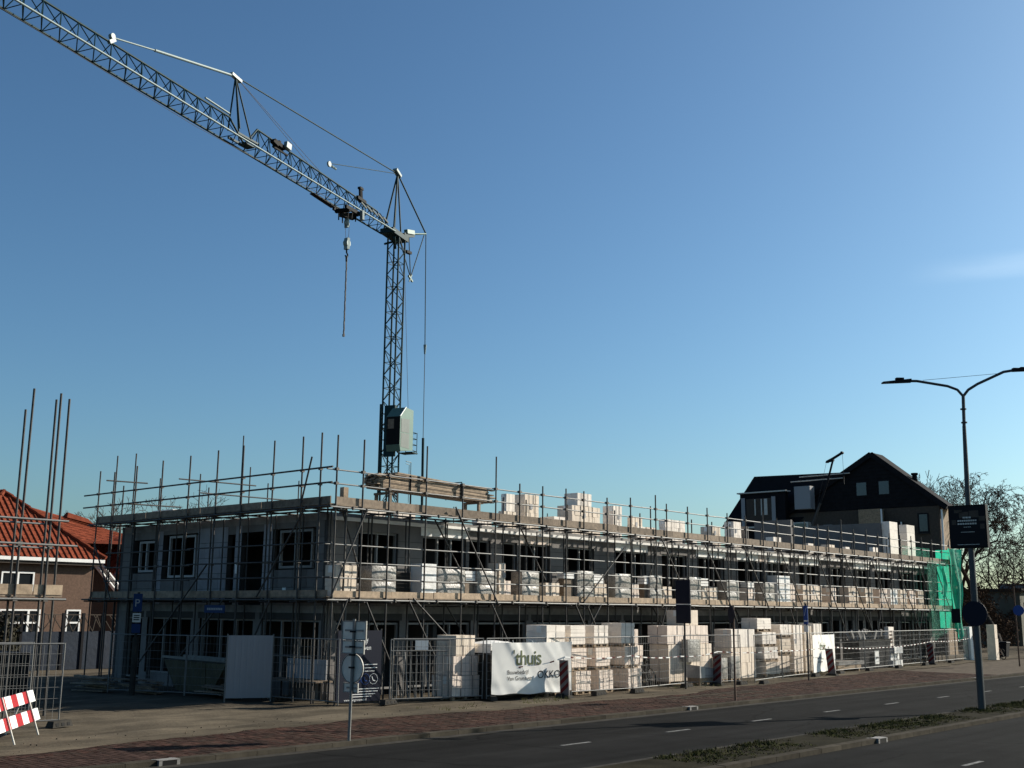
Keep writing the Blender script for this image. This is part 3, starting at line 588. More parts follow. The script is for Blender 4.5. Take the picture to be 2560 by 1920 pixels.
# slewing head clutter
b = MB(); b.bar(cp(1.2, 25.1), cp(-.7, 25.0), .9, .3); b.bar(cp(.9, 24.7, .35), cp(-.4, 24.5, -.3), .14); b.bar(cp(.8, 24.4, -.35), cp(-.4, 25.0, .3), .12); b.bar(cp(-.3, 25.2, .3), cp(-1.5, 25.6, .3), .2, .3); b.build('head_frame', 'crane', cr)
b = MB(); b.bar(cp(-.5, 25.5, .35), cp(-1.4, 25.7, .35), .25, .25); b.build('head_motor', 'cranegreen', cr)
b = MB()
for k in range(5): s = 1.5+k*.62; b.bar(cp(s, 25.42+.02*k, .25), cp(s+.5, 25.62+.02*k, .2), .06, .1); b.bar(cp(s+.1, 25.7, .1), cp(s+.45, 25.35, .3), .05)
b.build('inner_jib_panel', 'crane', cr)
# jib winch
b = MB(); b.bar(cp(12.0, 26.02, .1), cp(12.9, 26.1, .1), .3, .2); b.bar(cp(12.2, 26.25), cp(12.35, 26.25), .2, .2); b.bar(cp(12.7, 25.9, .2), cp(13.1, 26.0, .2), .25, .12); b.bar(cp(11.8, 25.7, .25), cp(12.9, 25.8, .1), .08); b.build('jib_winch', 'black', cr)
b = MB(); b.bar(cp(11.7, 26.15, .3), cp(12.1, 26.2, .3), .2, .32); b.build('winch_drum', 'cranelight', cr)
b = MB(); b.bar(cp(14.3, 25.3, .3), cp(16, 25.25, .3), .1, .1); b.bar(cp(14.4, 25.2, -.3), cp(15.9, 25.15, -.3), .1, .1); b.bar(cp(14.5, 25.08), cp(15.2, 25.05), .5, .05); b.build('joint_frame', 'crane', cr)
b = MB(); b.bar(cp(4.2, 25.9), cp(4.3, 26.7), .16, .16); b.bar(cp(4.1, 26.6), cp(4.45, 26.62), .2, .12); b.bar(cp(3.8, 25.92), cp(4.7, 25.96), .26, .18); b.build('limit_switch', 'black', cr)
# trolley
b = MB(); b.bar(cp(4.9, 24.8, .4), cp(6.4, 24.78, .4), .14, .2); b.bar(cp(4.9, 24.8, -.4), cp(6.4, 24.78, -.4), .14, .2); b.bar(cp(5.2, 24.7, .45), cp(5.3, 24.7, -.45), .2, .2); b.bar(cp(6.0, 24.7, .45), cp(6.1, 24.7, -.45), .2, .2); b.bar(cp(5.2, 24.5, .2), cp(6.1, 24.45, -.1), .26, .2); b.bar(cp(6.5, 24.78, -.35), cp(8.6, 24.86, -.35), .3, .05)
for k in range(6): b.bar(cp(5.05+.2*k, 24.8, .4 if k % 2 else -.4), cp(5.08+.2*k, 24.3-.05*(k % 3), .36 if k % 2 else -.36), .05)
b.build('trolley', 'black', cr)
b = MB(); b.bar(cp(5.0, 24.95, .6), cp(5.0, 24.4, .62), .24, .14); b.build('trolley_plate', 'cranelight', cr)
b = MB(); b.tube(cp(5.6, 24.1, -.06), cp(5.6, 24.1, .06), .2, n=12); b.bar(cp(5.6, 24.4), cp(5.6, 23.85), .26, .12); b.build('trolley_sheave', 'cranelight', cr)
for d in (-.19, .19): tubeo('hoist_rope', cp(5.55+d*1.2, 24.1), cp(5.5+d*.7, 23.2), .012, 'rope', cr)
b = MB(); b.bar(cp(5.5, 23.25), cp(5.5, 22.6), .3, .18); b.tube(cp(5.5, 22.95, -.13), cp(5.5, 22.95, .13), .2, n=12); b.build('hook_block', 'cranelight', cr)
b = MB(); b.path([cp(5.5, 22.6), cp(5.5, 22.42), cp(5.38, 22.32), cp(5.4, 22.2), cp(5.52, 22.14), cp(5.62, 22.22)], .045); b.build('hook', 'black', cr)
b = MB(); b.tube(cp(5.5, 22.22), cp(5.47, 21.9), .06, n=6)
for k in range(22): z = 21.9-k*.19; b.bar(cp(5.47+.012*(k % 2), z, .01*(k % 3)), cp(5.47+.012*((k+1) % 2), z-.2, .01), .075, .05)
b.bar(cp(5.47, 17.75), cp(5.47, 17.6), .1); tag(b.build('lifting_chain', 'rope'), 'long dark lifting chain hanging straight from the crane hook', 'chain')
# cab
def cbx(bm, s0, s1, o0, o1, z0, z1, cut=0): bm.obox([cp(s0, z0, o0), cp(s1, z0, o0), cp(s1, z0, o1), cp(s0, z0, o1)], [cp(s0, z1, o0), cp(s1-cut, z1, o0), cp(s1-cut, z1, o1), cp(s0, z1, o1)])
cab = MB(); S0, S1, O0, O1 = -.16, 1.37, .5, 1.4
prof = [(S0, 11.95), (S1-.1, 11.75), (S1, 12.1), (S1, 13.75), (S1-.62, 14.35), (S0, 14.3)]
cab.obox([cp(s, z, O0) for s, z in prof], [cp(s, z, O1) for s, z in prof]); cabo = cab.build('cab', 'cranegreen', cr)
b = MB(); b.obox([cp(s, z, O1+.003) for s, z in ((.3, 12.9), (1.25, 12.85), (1.25, 13.62), (.3, 13.7))], [cp(s, z, O1+.012) for s, z in ((.3, 12.9), (1.25, 12.85), (1.25, 13.62), (.3, 13.7))]); b.build('side_window', 'cabgrey', cabo)
b = MB(); b.obox([cp(s, z, O1+.003) for s, z in ((.3, 11.98), (1.25, 12.0), (1.25, 12.8), (.3, 12.85))], [cp(s, z, O1+.01) for s, z in ((.3, 11.98), (1.25, 12.0), (1.25, 12.8), (.3, 12.85))]); b.build('side_panel', 'cabgrey', cabo)
b = MB(); b.obox([cp(S1+.004, z, o) for o, z in ((O0+.01, 12.12), (O1-.02, 12.12), (O1-.02, 13.74), (O0+.01, 13.74))], [cp(S1+.012, z, o) for o, z in ((O0+.01, 12.12), (O1-.02, 12.12), (O1-.02, 13.74), (O0+.01, 13.74))]); b.build('front_glass_shade', 'black', cabo)  # black glass spread over the whole front to paint its shade
b = MB(); b.obox([cp(S1+.013, z, o) for o, z in ((O0+.1, 13.05), (O0+.5, 13.05), (O0+.5, 13.6), (O0+.1, 13.6))], [cp(S1+.018, z, o) for o, z in ((O0+.1, 13.05), (O0+.5, 13.05), (O0+.5, 13.6), (O0+.1, 13.6))]); b.build('front_blind', 'plankdark', cabo)
b = MB(); b.bar(cp(S1-.63, 14.37, O1), cp(S1+.02, 13.75, O1), .05); b.build('roof_trim', 'white', cabo)
b = MB()
for z in (11.98, 12.35, 12.7, 13.05): b.path([cp(-.16, z, 1.35), cp(-.75, z-.02, 1.35), cp(-.75, z, .6)], .02)
b.tube(cp(-.75, 11.8, 1.35), cp(-.75, 13.07, 1.35), .02); b.tube(cp(-.75, 11.8, .6), cp(-.75, 13.07, .6), .02); b.bar(cp(S0, 11.85, .95), cp(-.8, 11.85, .95), .9, .06); b.build('cab_platform', 'crane', cr)
b = MB(); cbx(b, .25, .45, -.2, .5, 11.6, 14.6); cbx(b, .37, .5, -.5, -.36, 9.5, 14.7); b.build('cab_mounting', 'crane', cr)
b = MB(); b.path([cp(-.5, 11.4, .8), cp(-1.1, 11.4, .8), cp(-1.1, 9, .8)], .025); b.path([cp(-.5, 11.25, .8), cp(-.9, 11.25, .8), cp(-.9, 9, .8)], .02); b.build('ladder_hoop', 'cranelight', cr)
tubeo('hoist_rope', cp(-.9, 25.2), cp(-.6, 14.3, .8), .012, 'rope', cr)

# ------------------------------------------------------------------ packs of blocks
def pallet(par, x, y, z, dx, dy):
    b = MB(); 
    for k in range(3): yy = y+k*(dy-.1)/2; b.box((x, yy, z), (x+dx, yy+.1, z+.022)); 
    for k in range(3):
        for j in range(3): b.box((x+k*(dx-.12)/2, y+j*(dy-.1)/2, z+.022), (x+k*(dx-.12)/2+.12, y+j*(dy-.1)/2+.1, z+.095))
    for k in range(5): xx = x+k*(dx-.12)/4; b.box((xx, y, z+.095), (xx+.12, y+dy, z+.118))
    return b.build('pallet', 'pallet', par)
def pack(label, x, y, z, dx, dy, h, style='v', tone=0, group=None, pal=False, name='block_pack', cat='block pack', wrap=False, rows=None, cols=None):
    t = thing(name, label, cat, (x+dx/2, y+dy/2, z), group)
    if pal: pallet(t, x, y, z, dx, dy); z += .12; h -= .12
    m = 'block%d' % tone
    if style in 'vh':
        if style == 'v': nc = cols or max(3, round(dx/.2)); nr = rows or max(1, round(h/.42)); nd = 1 if dy < .7 else 2
        else: nc = cols or max(1, round(dx/.6)); nr = rows or max(3, round(h/.17)); nd = 1 if dy < .7 else 2
        cw, rh, dd = dx/nc, h/nr, dy/nd
        for i in range(nc):
            for j in range(nr):
                for k in range(nd):
                    jx, jy = random.gauss(0, .004), random.gauss(0, .007)
                    boxo('block', (x+i*cw+.005+jx, y+k*dd+.005+jy, z+j*rh+.003), (x+(i+1)*cw-.005+jx, y+(k+1)*dd-.005+jy, z+(j+1)*rh-.003), m, t)
        b = MB()
        for f in (.3, .72): xx = x+dx*f; b.box((xx, y-.012, z), (xx+.018, y-.008, z+h+.004)); b.box((xx, y-.012, z+h+.004), (xx+.018, y+dy, z+h+.008))
        if random.random() < .6: b.build('strap', 'ink', t)
        if random.random() < .55:
            yl = y+dy*random.uniform(.05, .4); b = MB(); b.box((x-.016, yl, z+h-.26), (x-.011, yl+.2, z+h-.02)); b.build('label_sheet', 'white', t)
        if h > 1.0 and random.random() < .6:
            xl = x+dx*random.uniform(.1, .6); b = MB(); b.box((xl, y-.02, z+h*.6), (xl+.16, y-.014, z+h*.6+.22)); b.build('label_sheet', 'hoard', t)
    elif style == 'i':   # plastic-wrapped insulation, bulging tiers
        nr = rows or max(1, round(h/.55))
        for j in range(nr):
            g_ = MB(); hh = h/nr; ph_ = random.random()*9
            for (fx, fy) in ((0, 0),):
                nu, nv = 8, 5
                def side(p0, dvec, nrm):
                    return lambda u, v: (p0[0]+dvec[0]*u+nrm[0]*bul(u, v), p0[1]+dvec[1]*u+nrm[1]*bul(u, v), z+j*hh+v*hh)
                bul = lambda u, v: .045*(math.sin(math.pi*max(0, min(1, v)))**.5)*(math.sin(math.pi*u)**.4 if 0 < u < 1 else 0)+.012*math.sin(9*u+ph_)*math.sin(7*v+ph_)*(0 if u in (0, 1) or v in (0, 1) else 1)
                g_.grid(side((x, y), (dx, 0), (0, -1)), nu, nv); g_.grid(side((x+dx, y), (0, dy), (1, 0)), nu, nv); g_.grid(side((x+dx, y+dy), (-dx, 0), (0, 1)), nu, nv); g_.grid(side((x, y+dy), (0, -dy), (-1, 0)), nu, nv)
                g_.quad((x, y, z+j*hh), (x, y+dy, z+j*hh), (x+dx, y+dy, z+j*hh), (x+dx, y, z+j*hh)); g_.quad((x, y, z+(j+1)*hh), (x+dx, y, z+(j+1)*hh), (x+dx, y+dy, z+(j+1)*hh), (x, y+dy, z+(j+1)*hh))
            g_.build('wrapped_tier', 'insul' if not wrap else 'whitewrap', t, smooth=True)
    elif style == 'w':
        b = MB(); b.box((x, y, z), (x+dx, y+dy, z+h)); b.build('wrapping', 'whitewrap', t)
        b = MB(); 
        for r in range(3): b.box((x+.08*dx, y-.006, z+h*(.25+.2*r)), (x+dx*.8, y-.002, z+h*(.29+.2*r)))
        b.build('printed_lines', 'signback', t)
    return t
GG = 'packs of blocks standing behind the site fence'
pack('beige blocks stacked in two tiers beside the tube gate behind the corner fence', 27.5, 26.9, 0, 1.3, .95, .78, 'v', 1, GG, True)
pack('middle tier of pinkish blocks with a stepped shadow beside the tube gate', 27.6, 26.95, .79, 1.15, .9, .62, 'v', 1, GG)
pack('pale yellowish block pack topping the pile beside the tube gate', 27.75, 27.0, 1.42, .92, .9, .66, 'v', 0, GG)
pack('tall block pack rising above the right half of the large banner', 31.05, 25.85, 0, 1.0, .95, 2.42, 'h', 2, GG, True, rows=10)
for i, (x, w, nm) in enumerate(((32.75, .86, 'left'), (34.15, .86, 'middle'), (35.9, .86, 'right'))):
    for j, (z, hh) in enumerate(((0, .8), (.82, .78), (1.62, .78 if i < 2 else .86))):
        pack('%s pack in the %s of three pallet columns right of the banner' % (('bottom', 'middle', 'top')[j], nm), x-.05*(j == 1)+random.uniform(-.05, .05)-(.1 if j == 2 else 0), 25.9+.1*j+random.uniform(0, .06), z, w, .95, hh, 'h', (1, 1, 2)[j], GG, True, rows=5, cols=1)
for j, (z, hh) in enumerate(((0, .85), (.87, .75), (1.64, .6))): pack('%s pack of the stepped column close behind the right pallet column' % ('bottom', 'middle', 'top')[j], 36.9+.15*(j == 1)-.15*(j == 2), 26.6, z, .8, .9, hh, 'v', 1, GG, j == 0)
pack('broad wall of beige blocks behind the second striped beacon, lower tiers', 40.1, 26.9, 0, 3.3, .95, 1.6, 'v', 0, GG, True, rows=3)
pack('broad upper tier of pinkish blocks behind the second striped beacon', 40.0, 26.9, 1.62, 3.15, .95, .74, 'v', 1, GG, rows=2)
pack('small beige pack set on top of the broad block wall', 41.4, 26.95, 2.38, 1.05, .9, .62, 'v', 0, GG)
pack('tall block pack right of the thin dark sign post, standing on bare sand', 46.0, 27.5, 0, 2.2, .9, 1.36, 'v', 0, GG, rows=2)
pack('upper tier on the tall pack right of the thin dark sign post', 46.05, 27.5, 1.37, 2.1, .9, .8, 'v', 2, GG, rows=1)
pack('low grey speckled pack of wrapped insulation between beacon and post', 43.3, 26.5, 0, .7, .6, 1.0, 'i', 0, 'insulation packs at the fence', True, 'insulation_pack', 'insulation pack', rows=1)
pack('second low speckled insulation pack directly left of the thin post', 44.2, 26.45, 0, .75, .6, 1.05, 'i', 0, 'insulation packs at the fence', True, 'insulation_pack', 'insulation pack', rows=1)
pack('speckled insulation pack standing against the broad block wall', 41.0, 26.55, .9, .95, .3, .9, 'i', 0, 'insulation packs at the fence', False, 'insulation_pack', 'insulation pack', rows=1)
for j, (z, hh) in enumerate(((0, .66), (.7, .64), (1.36, .66), (2.05, .62))): pack('%s pack of the grey layered column left of the small banner' % ('bottom', 'second', 'third', 'topmost')[j], 48.6-(.3 if j == 3 else 0), 27.2+.08*j, z, 1.3, .85, hh, 'h', (3, 2, 2, 2)[j], GG, True, rows=4)
for j, (x, z, hh) in enumerate(((50.3, 0, .9), (50.5, .95, .75), (50.6, 1.75, .62))): pack('%s pack of the column just behind the left edge of the small banner' % ('bottom', 'middle', 'top')[j], x, 27.5, z, 1.1, .85, hh, 'h', (0, 3, 2)[j], GG, True, rows=4)
for j, (x, w, hh) in enumerate(((51.9, .9, 2.35), (53.0, .8, 2.3), (54.0, .9, 2.4))): pack('%s of three narrow packs peeping over the small banner' % ('left', 'middle', 'right')[j], x, 27.5, 0, w, .8, hh, 'v', (2, 3, 2)[j], GG, True, rows=3)
t = thing('covered_crate', 'low crate under a grey sheet in front of the broad block wall', 'crate', (41.0, 25.9, 0))
pallet(t, 40.6, 25.75, 0, 1.0, .6)
b = MB(); b.box((40.6, 25.75, .12), (41.6, 26.35, .68)); b.build('crate_body', 'pallet', t)
b = MB(); b.obox([(40.57, 25.72, .3), (41.63, 25.72, .3), (41.63, 26.38, .3), (40.57, 26.38, .3)], [(40.57, 25.72, .78), (41.63, 25.72, .66), (41.63, 26.38, .7), (40.57, 26.38, .82)]); b.build('sheet', 'tarpgrey', t)
t = thing('covered_pile', 'long pile under a pale sheet directly behind the large banner', 'covered pile', (29.6, 26.6, 0))
b = MB(); b.box((28.9, 26.5, 0), (31.0, 27.6, 1.78)); b.build('pile_body', 'darkconc', t)
b = MB(); b.grid(lambda u, v: (28.85+2.2*u, 26.46+1.2*v, 1.8+.09*math.sin(u*5)*math.sin(v*3)+.04*u), 14, 8); b.grid(lambda u, v: (28.85+2.2*u, 26.45, 1.8+.04*u-.22*v+.03*math.sin(u*19)*v), 20, 3); b.grid(lambda u, v: (28.84, 26.46+1.2*u, 1.8-.3*v), 8, 3); b.build('sheet', 'whitewrap', t, smooth=True)
# first deck
EYE_SCALE[:] = [0.935, 0.19]
DG = 'packs on the first scaffold deck'
D1 = [(25.68, .92, 1.08, 'v'), (27.31, 1.15, 1.11, 'i'), (28.7, .9, .95, 'k'), (29.76, .75, 1.27, 'w'), (30.60, 1.45, 1.11, 'i'), (32.73, 1.13, 1.10, 'i'), (34.02, .36, 1.45, 'v'), (34.39, .34, .76, 'v'), (35.40, 1.06, 1.15, 'i'), (36.93, .87, .74, 'v'), (39.02, 1.16, 1.30, 'i'), (40.25, .85, .78, 'v'), (41.75, 1.16, 1.26, 'i'), (42.97, .59, .85, 'v'), (44.43, 1.0, 1.26, 'i'), (45.5, .74, .77, 'v'), (47.71, 1.11, 1.28, 'i'), (48.95, 1.4, .85, 'v'), (51.26, 1.18, 1.22, 'i'), (53.39, .66, .88, 'v'), (55.00, 1.12, 1.2, 'i'), (56.50, 1.40, 1.6, 'w'), (57.98, .64, 1.15, 'v'), (59.38, .76, 1.18, 'v'), (60.33, 1.32, 1.18, 'v'), (62.79, .67, 1.08, 'v'), (65.16, 1.25, 1.22, 'v'), (67.45, 1.03, 1.17, 'v'), (69.46, 1.13, 1.14, 'v'), (71.07, 1.04, 1.17, 'w'), (72.61, 1.01, 1.15, 'v'), (74.06, .98, 1.13, 'v'), (75.43, .94, 1.15, 'v')]
kinds = {'v': ('beige blocks', 'block_pack', 'block pack'), 'i': ('grey speckled wrapped insulation', 'insulation_pack', 'insulation pack'), 'w': ('white wrapped slabs', 'wrapped_pack', 'wrapped pack'), 'k': ('dark grey boards', 'board_pack', 'board pack')}
for k, (x, w, hh, st) in enumerate(D1):
    kd, nm, ct = kinds[st]
    lab = '%s on the first deck, %s load counted from the building corner' % (kd, ordinal(k))
    if st == 'k':
        t = thing(nm, lab, ct, (x+w/2, 31.2, 3.31), DG)
        for j in range(7): boxo('board', (x+random.uniform(0, .04), 31.25, 3.31+j*hh/7), (x+w, 31.4, 3.31+(j+1)*hh/7-.01), 'darkconc', t)
        continue
    pack(lab, x, 30.78, 3.315, w, .6, hh, st, (0, 1, 3)[k % 3], DG, False, nm, ct, rows=2 if st == 'i' else None)
for k, x in enumerate((32.15, 38.2, 40.25, 44.1, 48.95, 53.4)): 
    t = thing('sack_stack', 'white bagged mortar lying on the first deck, %s heap from the corner' % ordinal(k), 'sacks', (x+.35, 31.1, 3.3), 'white sacks on the first deck')
    zb = {38.2: .95, 40.25: .8, 44.1: .85, 48.95: .87, 53.4: .9, 32.15: .7}[x]
    for j in range(3 if zb < .9 else 2):
        o = boxo('sack', (x+random.uniform(-.03, .03), 30.85, 3.32+zb+j*.13), (x+.7, 31.25, 3.32+zb+j*.13+.11), 'whitewrap', t)
    if x in (32.15, 38.2, 44.1): boxo('sack_trestle', (x+.05, 30.9, 3.31), (x+.65, 31.2, 3.32+zb-.002), 'plankdark', t)
# roof level
RG = 'packs standing on the roof deck'
R1 = [(36.0, .85, .75, 0, 0, .28), (36.2, .55, .75, 2, .75, .3), (37.41, .94, 1.58, 0, 0, .65), (39.4, .8, .75, 2, 0, .8), (40.69, 2.1, 1.35, 0, 0, .87), (41.1, 1.05, .58, 2, 1.36, .8), (43.83, .68, 1.55, 2, 0, .64), (45.35, .87, 1.1, 0, 0, .3), (48.21, 1.79, 1.2, 2, 0, .41), (52.57, .89, 1.1, 3, 0, .7), (54.84, .77, 1.5, 2, 0, .6), (34.4, .9, .5, 2, 0, .3), (28.4, 1.0, .45, 2, 0, .3), (30.0, .9, .4, 2, 0, .3), (46.6, .8, .7, 1, 0, .4), (59.2, .9, .9, 2, 0, .5), (66, .9, .8, 0, 0, .5)]
for k, (x, w, hh, tn_, dz, dy) in enumerate(R1):
    lab = {0: 'low block pack beneath a small printed pack at the plank bundle end', 1: 'small white block pack with red print beside the plank bundle end', 2: 'tall narrow block stack with a shaded grey side just right of the plank bundle', 3: 'low block row left of the highest block stack on the roof', 4: 'broad lower pack under the highest block stack on the roof', 5: 'topmost white block pack, highest of all on the roof', 6: 'tall pale slab pack right of the highest roof stack', 7: 'single flat beige pack on the roof before the tool frame', 8: 'wide pale pack with rows of vertical blocks mid roof', 9: 'grey shaded box shaped pack right of the wide pale pack', 10: 'slim white pack beside open frames near the dark house', 11: 'low block row under the plank bundle right end', 12: 'low white block row below the left end of the plank bundle', 13: 'low block row below the middle of the plank bundle', 14: 'small brown block heap left of the wide pale pack', 15: 'small pale pack in front of the shaded party wall', 16: 'small beige pack in front of the long upper party wall'}[k]
    pack(lab, x, 32.4, 6.3+dz, w, dy, hh, 'v', tn_, RG, rows=1 if hh < .8 else None)
pack('shaded white insulation boards lying on the far left roof corner', 26.8, 43.0, 6.72, .6, 1.6, .28, 'w', 0, RG, name='wrapped_pack', cat='wrapped pack')
pack('sunlit white blocks beside the boards on the far left roof corner', 27.0, 41.2, 6.72, .5, 1.5, .22, 'h', 2, RG)
# plank bundle lying across the upper rails
t = thing('plank_bundle', 'long bundle of scaffold planks lying across the upper rails below the crane', 'planks', (30, 31.0, 7.2))
for i in range(11):
    for j in range(4):
        xa = 27.35+random.uniform(-.1, .12)+(.8 if i > 8 else 0); xb = 33.5+random.uniform(-.4, .15); za = 7.2+i*.058; zb = 7.08+i*.048; y = 30.62+j*.2
        b = MB(); b.obox([(xa, y, za), (xb, y, zb), (xb, y+.19, zb), (xa, y+.19, za)], [(xa, y, za+.045), (xb, y, zb+.04), (xb, y+.19, zb+.04), (xa, y+.19, za+.045)]); b.build('plank', 'plank' if (i+j) % 3 else 'plankdark', t)
for x in (28.9, 31.6): 
    b = MB(); b.path([(x, 30.6, 7.1), (x, 30.6, 7.75), (x, 31.45, 7.75), (x, 31.45, 7.1)], .02, mi=0); b.build('strap', 'ink', t)
for x in (27.9, 32.6): 
    tt = thing('trestle', 'timber trestle under the %s end of the plank bundle' % ('left' if x < 30 else 'right'), 'trestle', (x, 31, 6.44)); b = MB(); b.box((x, 30.6, 7.0), (x+.1, 31.5, 7.08)); b.box((x, 30.62, 6.44), (x+.1, 30.72, 7.0)); b.box((x, 31.35, 6.44), (x+.1, 31.45, 7.0)); b.build('trestle_frame', 'plankdark', tt)
t = thing('timber_post', 'short upright timber post at the roof corner left of the crane mast', 'post', (27.3, 32.4, 6.3)); b = MB(); b.box((27.2, 32.35, 6.3), (27.42, 32.57, 7.3)); b.build('post_shaft', 'plank', t)

EYE_SCALE[:] = [1.0, 0.0]
# ------------------------------------------------------------------ site fence
def fence(label, x0, y0, x1, y1, group='mesh fence panels round the site', z0=.13, hgt=1.88, rails=True):
    t = thing('construction_fence', label, 'fence panel', ((x0+x1)/2, (y0+y1)/2, z0), group)
    a, c = Vector((x0, y0, 0)), Vector((x1, y1, 0)); d = c-a; r = .021
    up = Vector((0, 0, 1)); lean = Vector((-d.y, d.x, 0)).normalized()*random.uniform(-.04, .04)
    P = lambda u, z: a+d*u+up*(z0+z)+lean*(z/hgt)
    r = .018; tubeo('frame_tube', P(0, -.08), P(0, hgt), r, 'galv', t); tubeo('frame_tube', P(1, -.08), P(1, hgt), r, 'galv', t)
    tubeo('frame_tube', P(0, hgt-.02), P(1, hgt-.02), r, 'galv', t); tubeo('frame_tube', P(0, .02), P(1, .02), r*.9, 'galv', t)
    b = MB(); n = int(d.length/.16)
    for k in range(1, n): b.tube(P(k/n, .02), P(k/n, hgt-.02), .0045, n=3)
    for k in range(1, 7): b.tube(P(0, hgt*k/7), P(1, hgt*k/7), .0065, n=3)
    b.build('mesh_wires', 'galv', t, kind='stuff')
    return t
def foot(label, x, y, rz=0.4, m='darkconc'):
    t = thing('fence_weight', label, 'fence foot', (x, y, 0), 'concrete feet under the fence')
    b = MB(); w, l, h = .24, .72, .15
    ca, sa = math.cos(rz), math.sin(rz)
    R = lambda px, py, z: (x+px*ca-py*sa, y+px*sa+py*ca, z)
    lo = [(-l/2, -w/2), (l/2, -w/2), (l/2, w/2), (-l/2, w/2)]; hi = [(-l/2+.05, -w/2+.03), (l/2-.05, -w/2+.03), (l/2-.05, w/2-.03), (-l/2+.05, w/2-.03)]
    b.obox([R(p, q, 0) for p, q in lo], [R(p, q, h) for p, q in hi]); b.build('foot_block', m, t)
    b = MB()
    for s in (-.2, 0, .2): b.obox([R(s-.05, -w/2-.004, .03), R(s+.05, -w/2-.004, .03), R(s+.05, -w/2+.05, .03), R(s-.05, -w/2+.05, .03)], [R(s-.05, -w/2+.012, .1), R(s+.05, -w/2+.012, .1), R(s+.05, -w/2+.05, .1), R(s-.05, -w/2+.05, .1)])
    b.build('hollow', 'black', t)
FP = [('shaded mesh fence panel farthest back along the left front', 20.9, 36.8, 22.0, 33.9),
      ('shaded mesh fence panel before the olive skip at the left front', 22.0, 33.85, 22.5, 31.4),
      ('shaded mesh fence panel between the grey sheet and the dark sign board', 23.1, 30.75, 23.2, 27.5),
      ('mesh fence panel with the white tube gate leaning behind it', 25.2, 27.3, 28.4, 26.4),
      ('mesh fence panel carrying the large white banner', 28.45, 26.25, 32.15, 25.7),
      ('mesh fence panel before the three pallet columns', 32.2, 25.68, 35.4, 25.4),
      ('mesh fence panel before the parked bicycle and the covered crate', 35.5, 25.4, 39.6, 25.85),
      ('mesh fence panel directly left of the thin dark sign post', 39.9, 26.0, 42.9, 25.2),
      ('mesh fence panel before the grey layered pack column', 43.5, 24.9, 47.1, 25.6),
      ('mesh fence panel ending at the left edge of the small banner', 47.2, 25.6, 50.7, 26.1),
      ('mesh fence panel carrying the small white banner', 50.8, 26.1, 54.3, 26.6),
      ('mesh fence panel just right of the small banner', 54.4, 26.6, 58.3, 26.85),
      ('mesh fence panel before the black skip and the white bags', 58.4, 26.85, 62.8, 27.2),
      ('mesh fence panel left of the fourth striped beacon', 62.9, 27.2, 67.4, 27.6),
      ('mesh fence panel right of the fourth striped beacon', 67.5, 27.6, 72.4, 28.0),
      ('last mesh fence panel before the pale pillar by the lamp post', 72.5, 28.0, 77.6, 28.5)]
for f in FP: fence(*f)
fence('sunlit mesh fence panel at the left edge behind the red barrier', 9.3, 28.6, 14.5, 27.75)
fence('second mesh fence panel standing close behind the left edge panel', 9.5, 29.5, 14.2, 28.75)
for lab, x, y, rz in (('concrete foot at the end of the left edge fence panel', 14.45, 27.6, .4), ('concrete foot hidden behind the red white barrier', 11.6, 28.1, .3), ('dark rubber foot below the grey sheet panel', 23.4, 30.6, .1), ('concrete foot at the corner between sign board and tube gate', 25.1, 27.3, .2), ('concrete foot below the left end of the large banner', 28.65, 26.2, 1.0), ('concrete foot below the right end of the large banner', 31.4, 25.45, .3), ('concrete foot below the middle pallet column', 33.3, 25.3, .1), ('concrete foot below the right pallet column', 35.4, 25.15, .1), ('concrete foot left of the second striped beacon', 39.4, 25.6, .1), ('concrete foot right of the second striped beacon', 42.6, 25.0, .1), ('concrete foot in the gap right of the thin sign post', 43.8, 24.65, .2), ('concrete foot left below the small banner', 50.7, 25.8, .15), ('concrete foot right below the small banner', 54.3, 26.3, .15), ('concrete foot near the black skip', 58.3, 26.6, .1), ('concrete foot before the white bags', 62.8, 26.95, .1), ('concrete foot beside the fourth beacon', 67.4, 27.3, .1), ('concrete foot before the pale pillar', 72.4, 27.7, .1)): foot(lab, x, y, rz)
# grey sheet panel, dark sign board, tube gate
t = thing('hoarding_panel', 'plain grey ribbed hoarding sheet standing in the shade at the left front', 'hoarding', (22.3, 31.0, .1))
a, c = Vector((21.75, 31.25, 0)), Vector((23.0, 30.55, 0)); d = (c-a)
b = MB(); nn = 16; nv = Vector((-d.y, d.x, 0)).normalized()
for k in range(nn):
    p, q = a+d*(k/nn), a+d*((k+1)/nn); o_ = -nv*(.012 if k % 2 else 0)
    b.obox([p+o_+Vector((0, 0, .12)), q+o_+Vector((0, 0, .12)), q+nv*.02+Vector((0, 0, .12)), p+nv*.02+Vector((0, 0, .12))], [p+o_+Vector((0, 0, 2.05)), q+o_+Vector((0, 0, 2.05)), q+nv*.02+Vector((0, 0, 2.05)), p+nv*.02+Vector((0, 0, 2.05))])
b.build('ribbed_sheet', 'hoard', t)
tubeo('edge_tube', a+Vector((0, 0, 0)), a+Vector((0, 0, 2.1)), .022, 'galv', t); tubeo('edge_tube', c+Vector((0, 0, 0)), c+Vector((0, 0, 2.1)), .022, 'galv', t)
t = thing('sign_board', 'dark navy contractor sign board with white lettering at the fence corner', 'sign board', (24.2, 27.6, .1))
a = Vector((23.3, 27.72, 0)); dx = Vector((1, -.06, 0)).normalized(); upv = Vector((0, 0, 1)); nrm = dx.cross(upv)
Wb, Hb = 1.72, 2.25
b = MB(); b.obox([a+upv*.1, a+dx*Wb+upv*.1, a+dx*Wb-nrm*.03+upv*.1, a-nrm*.03+upv*.1], [a+upv*Hb, a+dx*Wb+upv*Hb, a+dx*Wb-nrm*.03+upv*Hb, a-nrm*.03+upv*Hb]); b.build('board', 'navy', t)
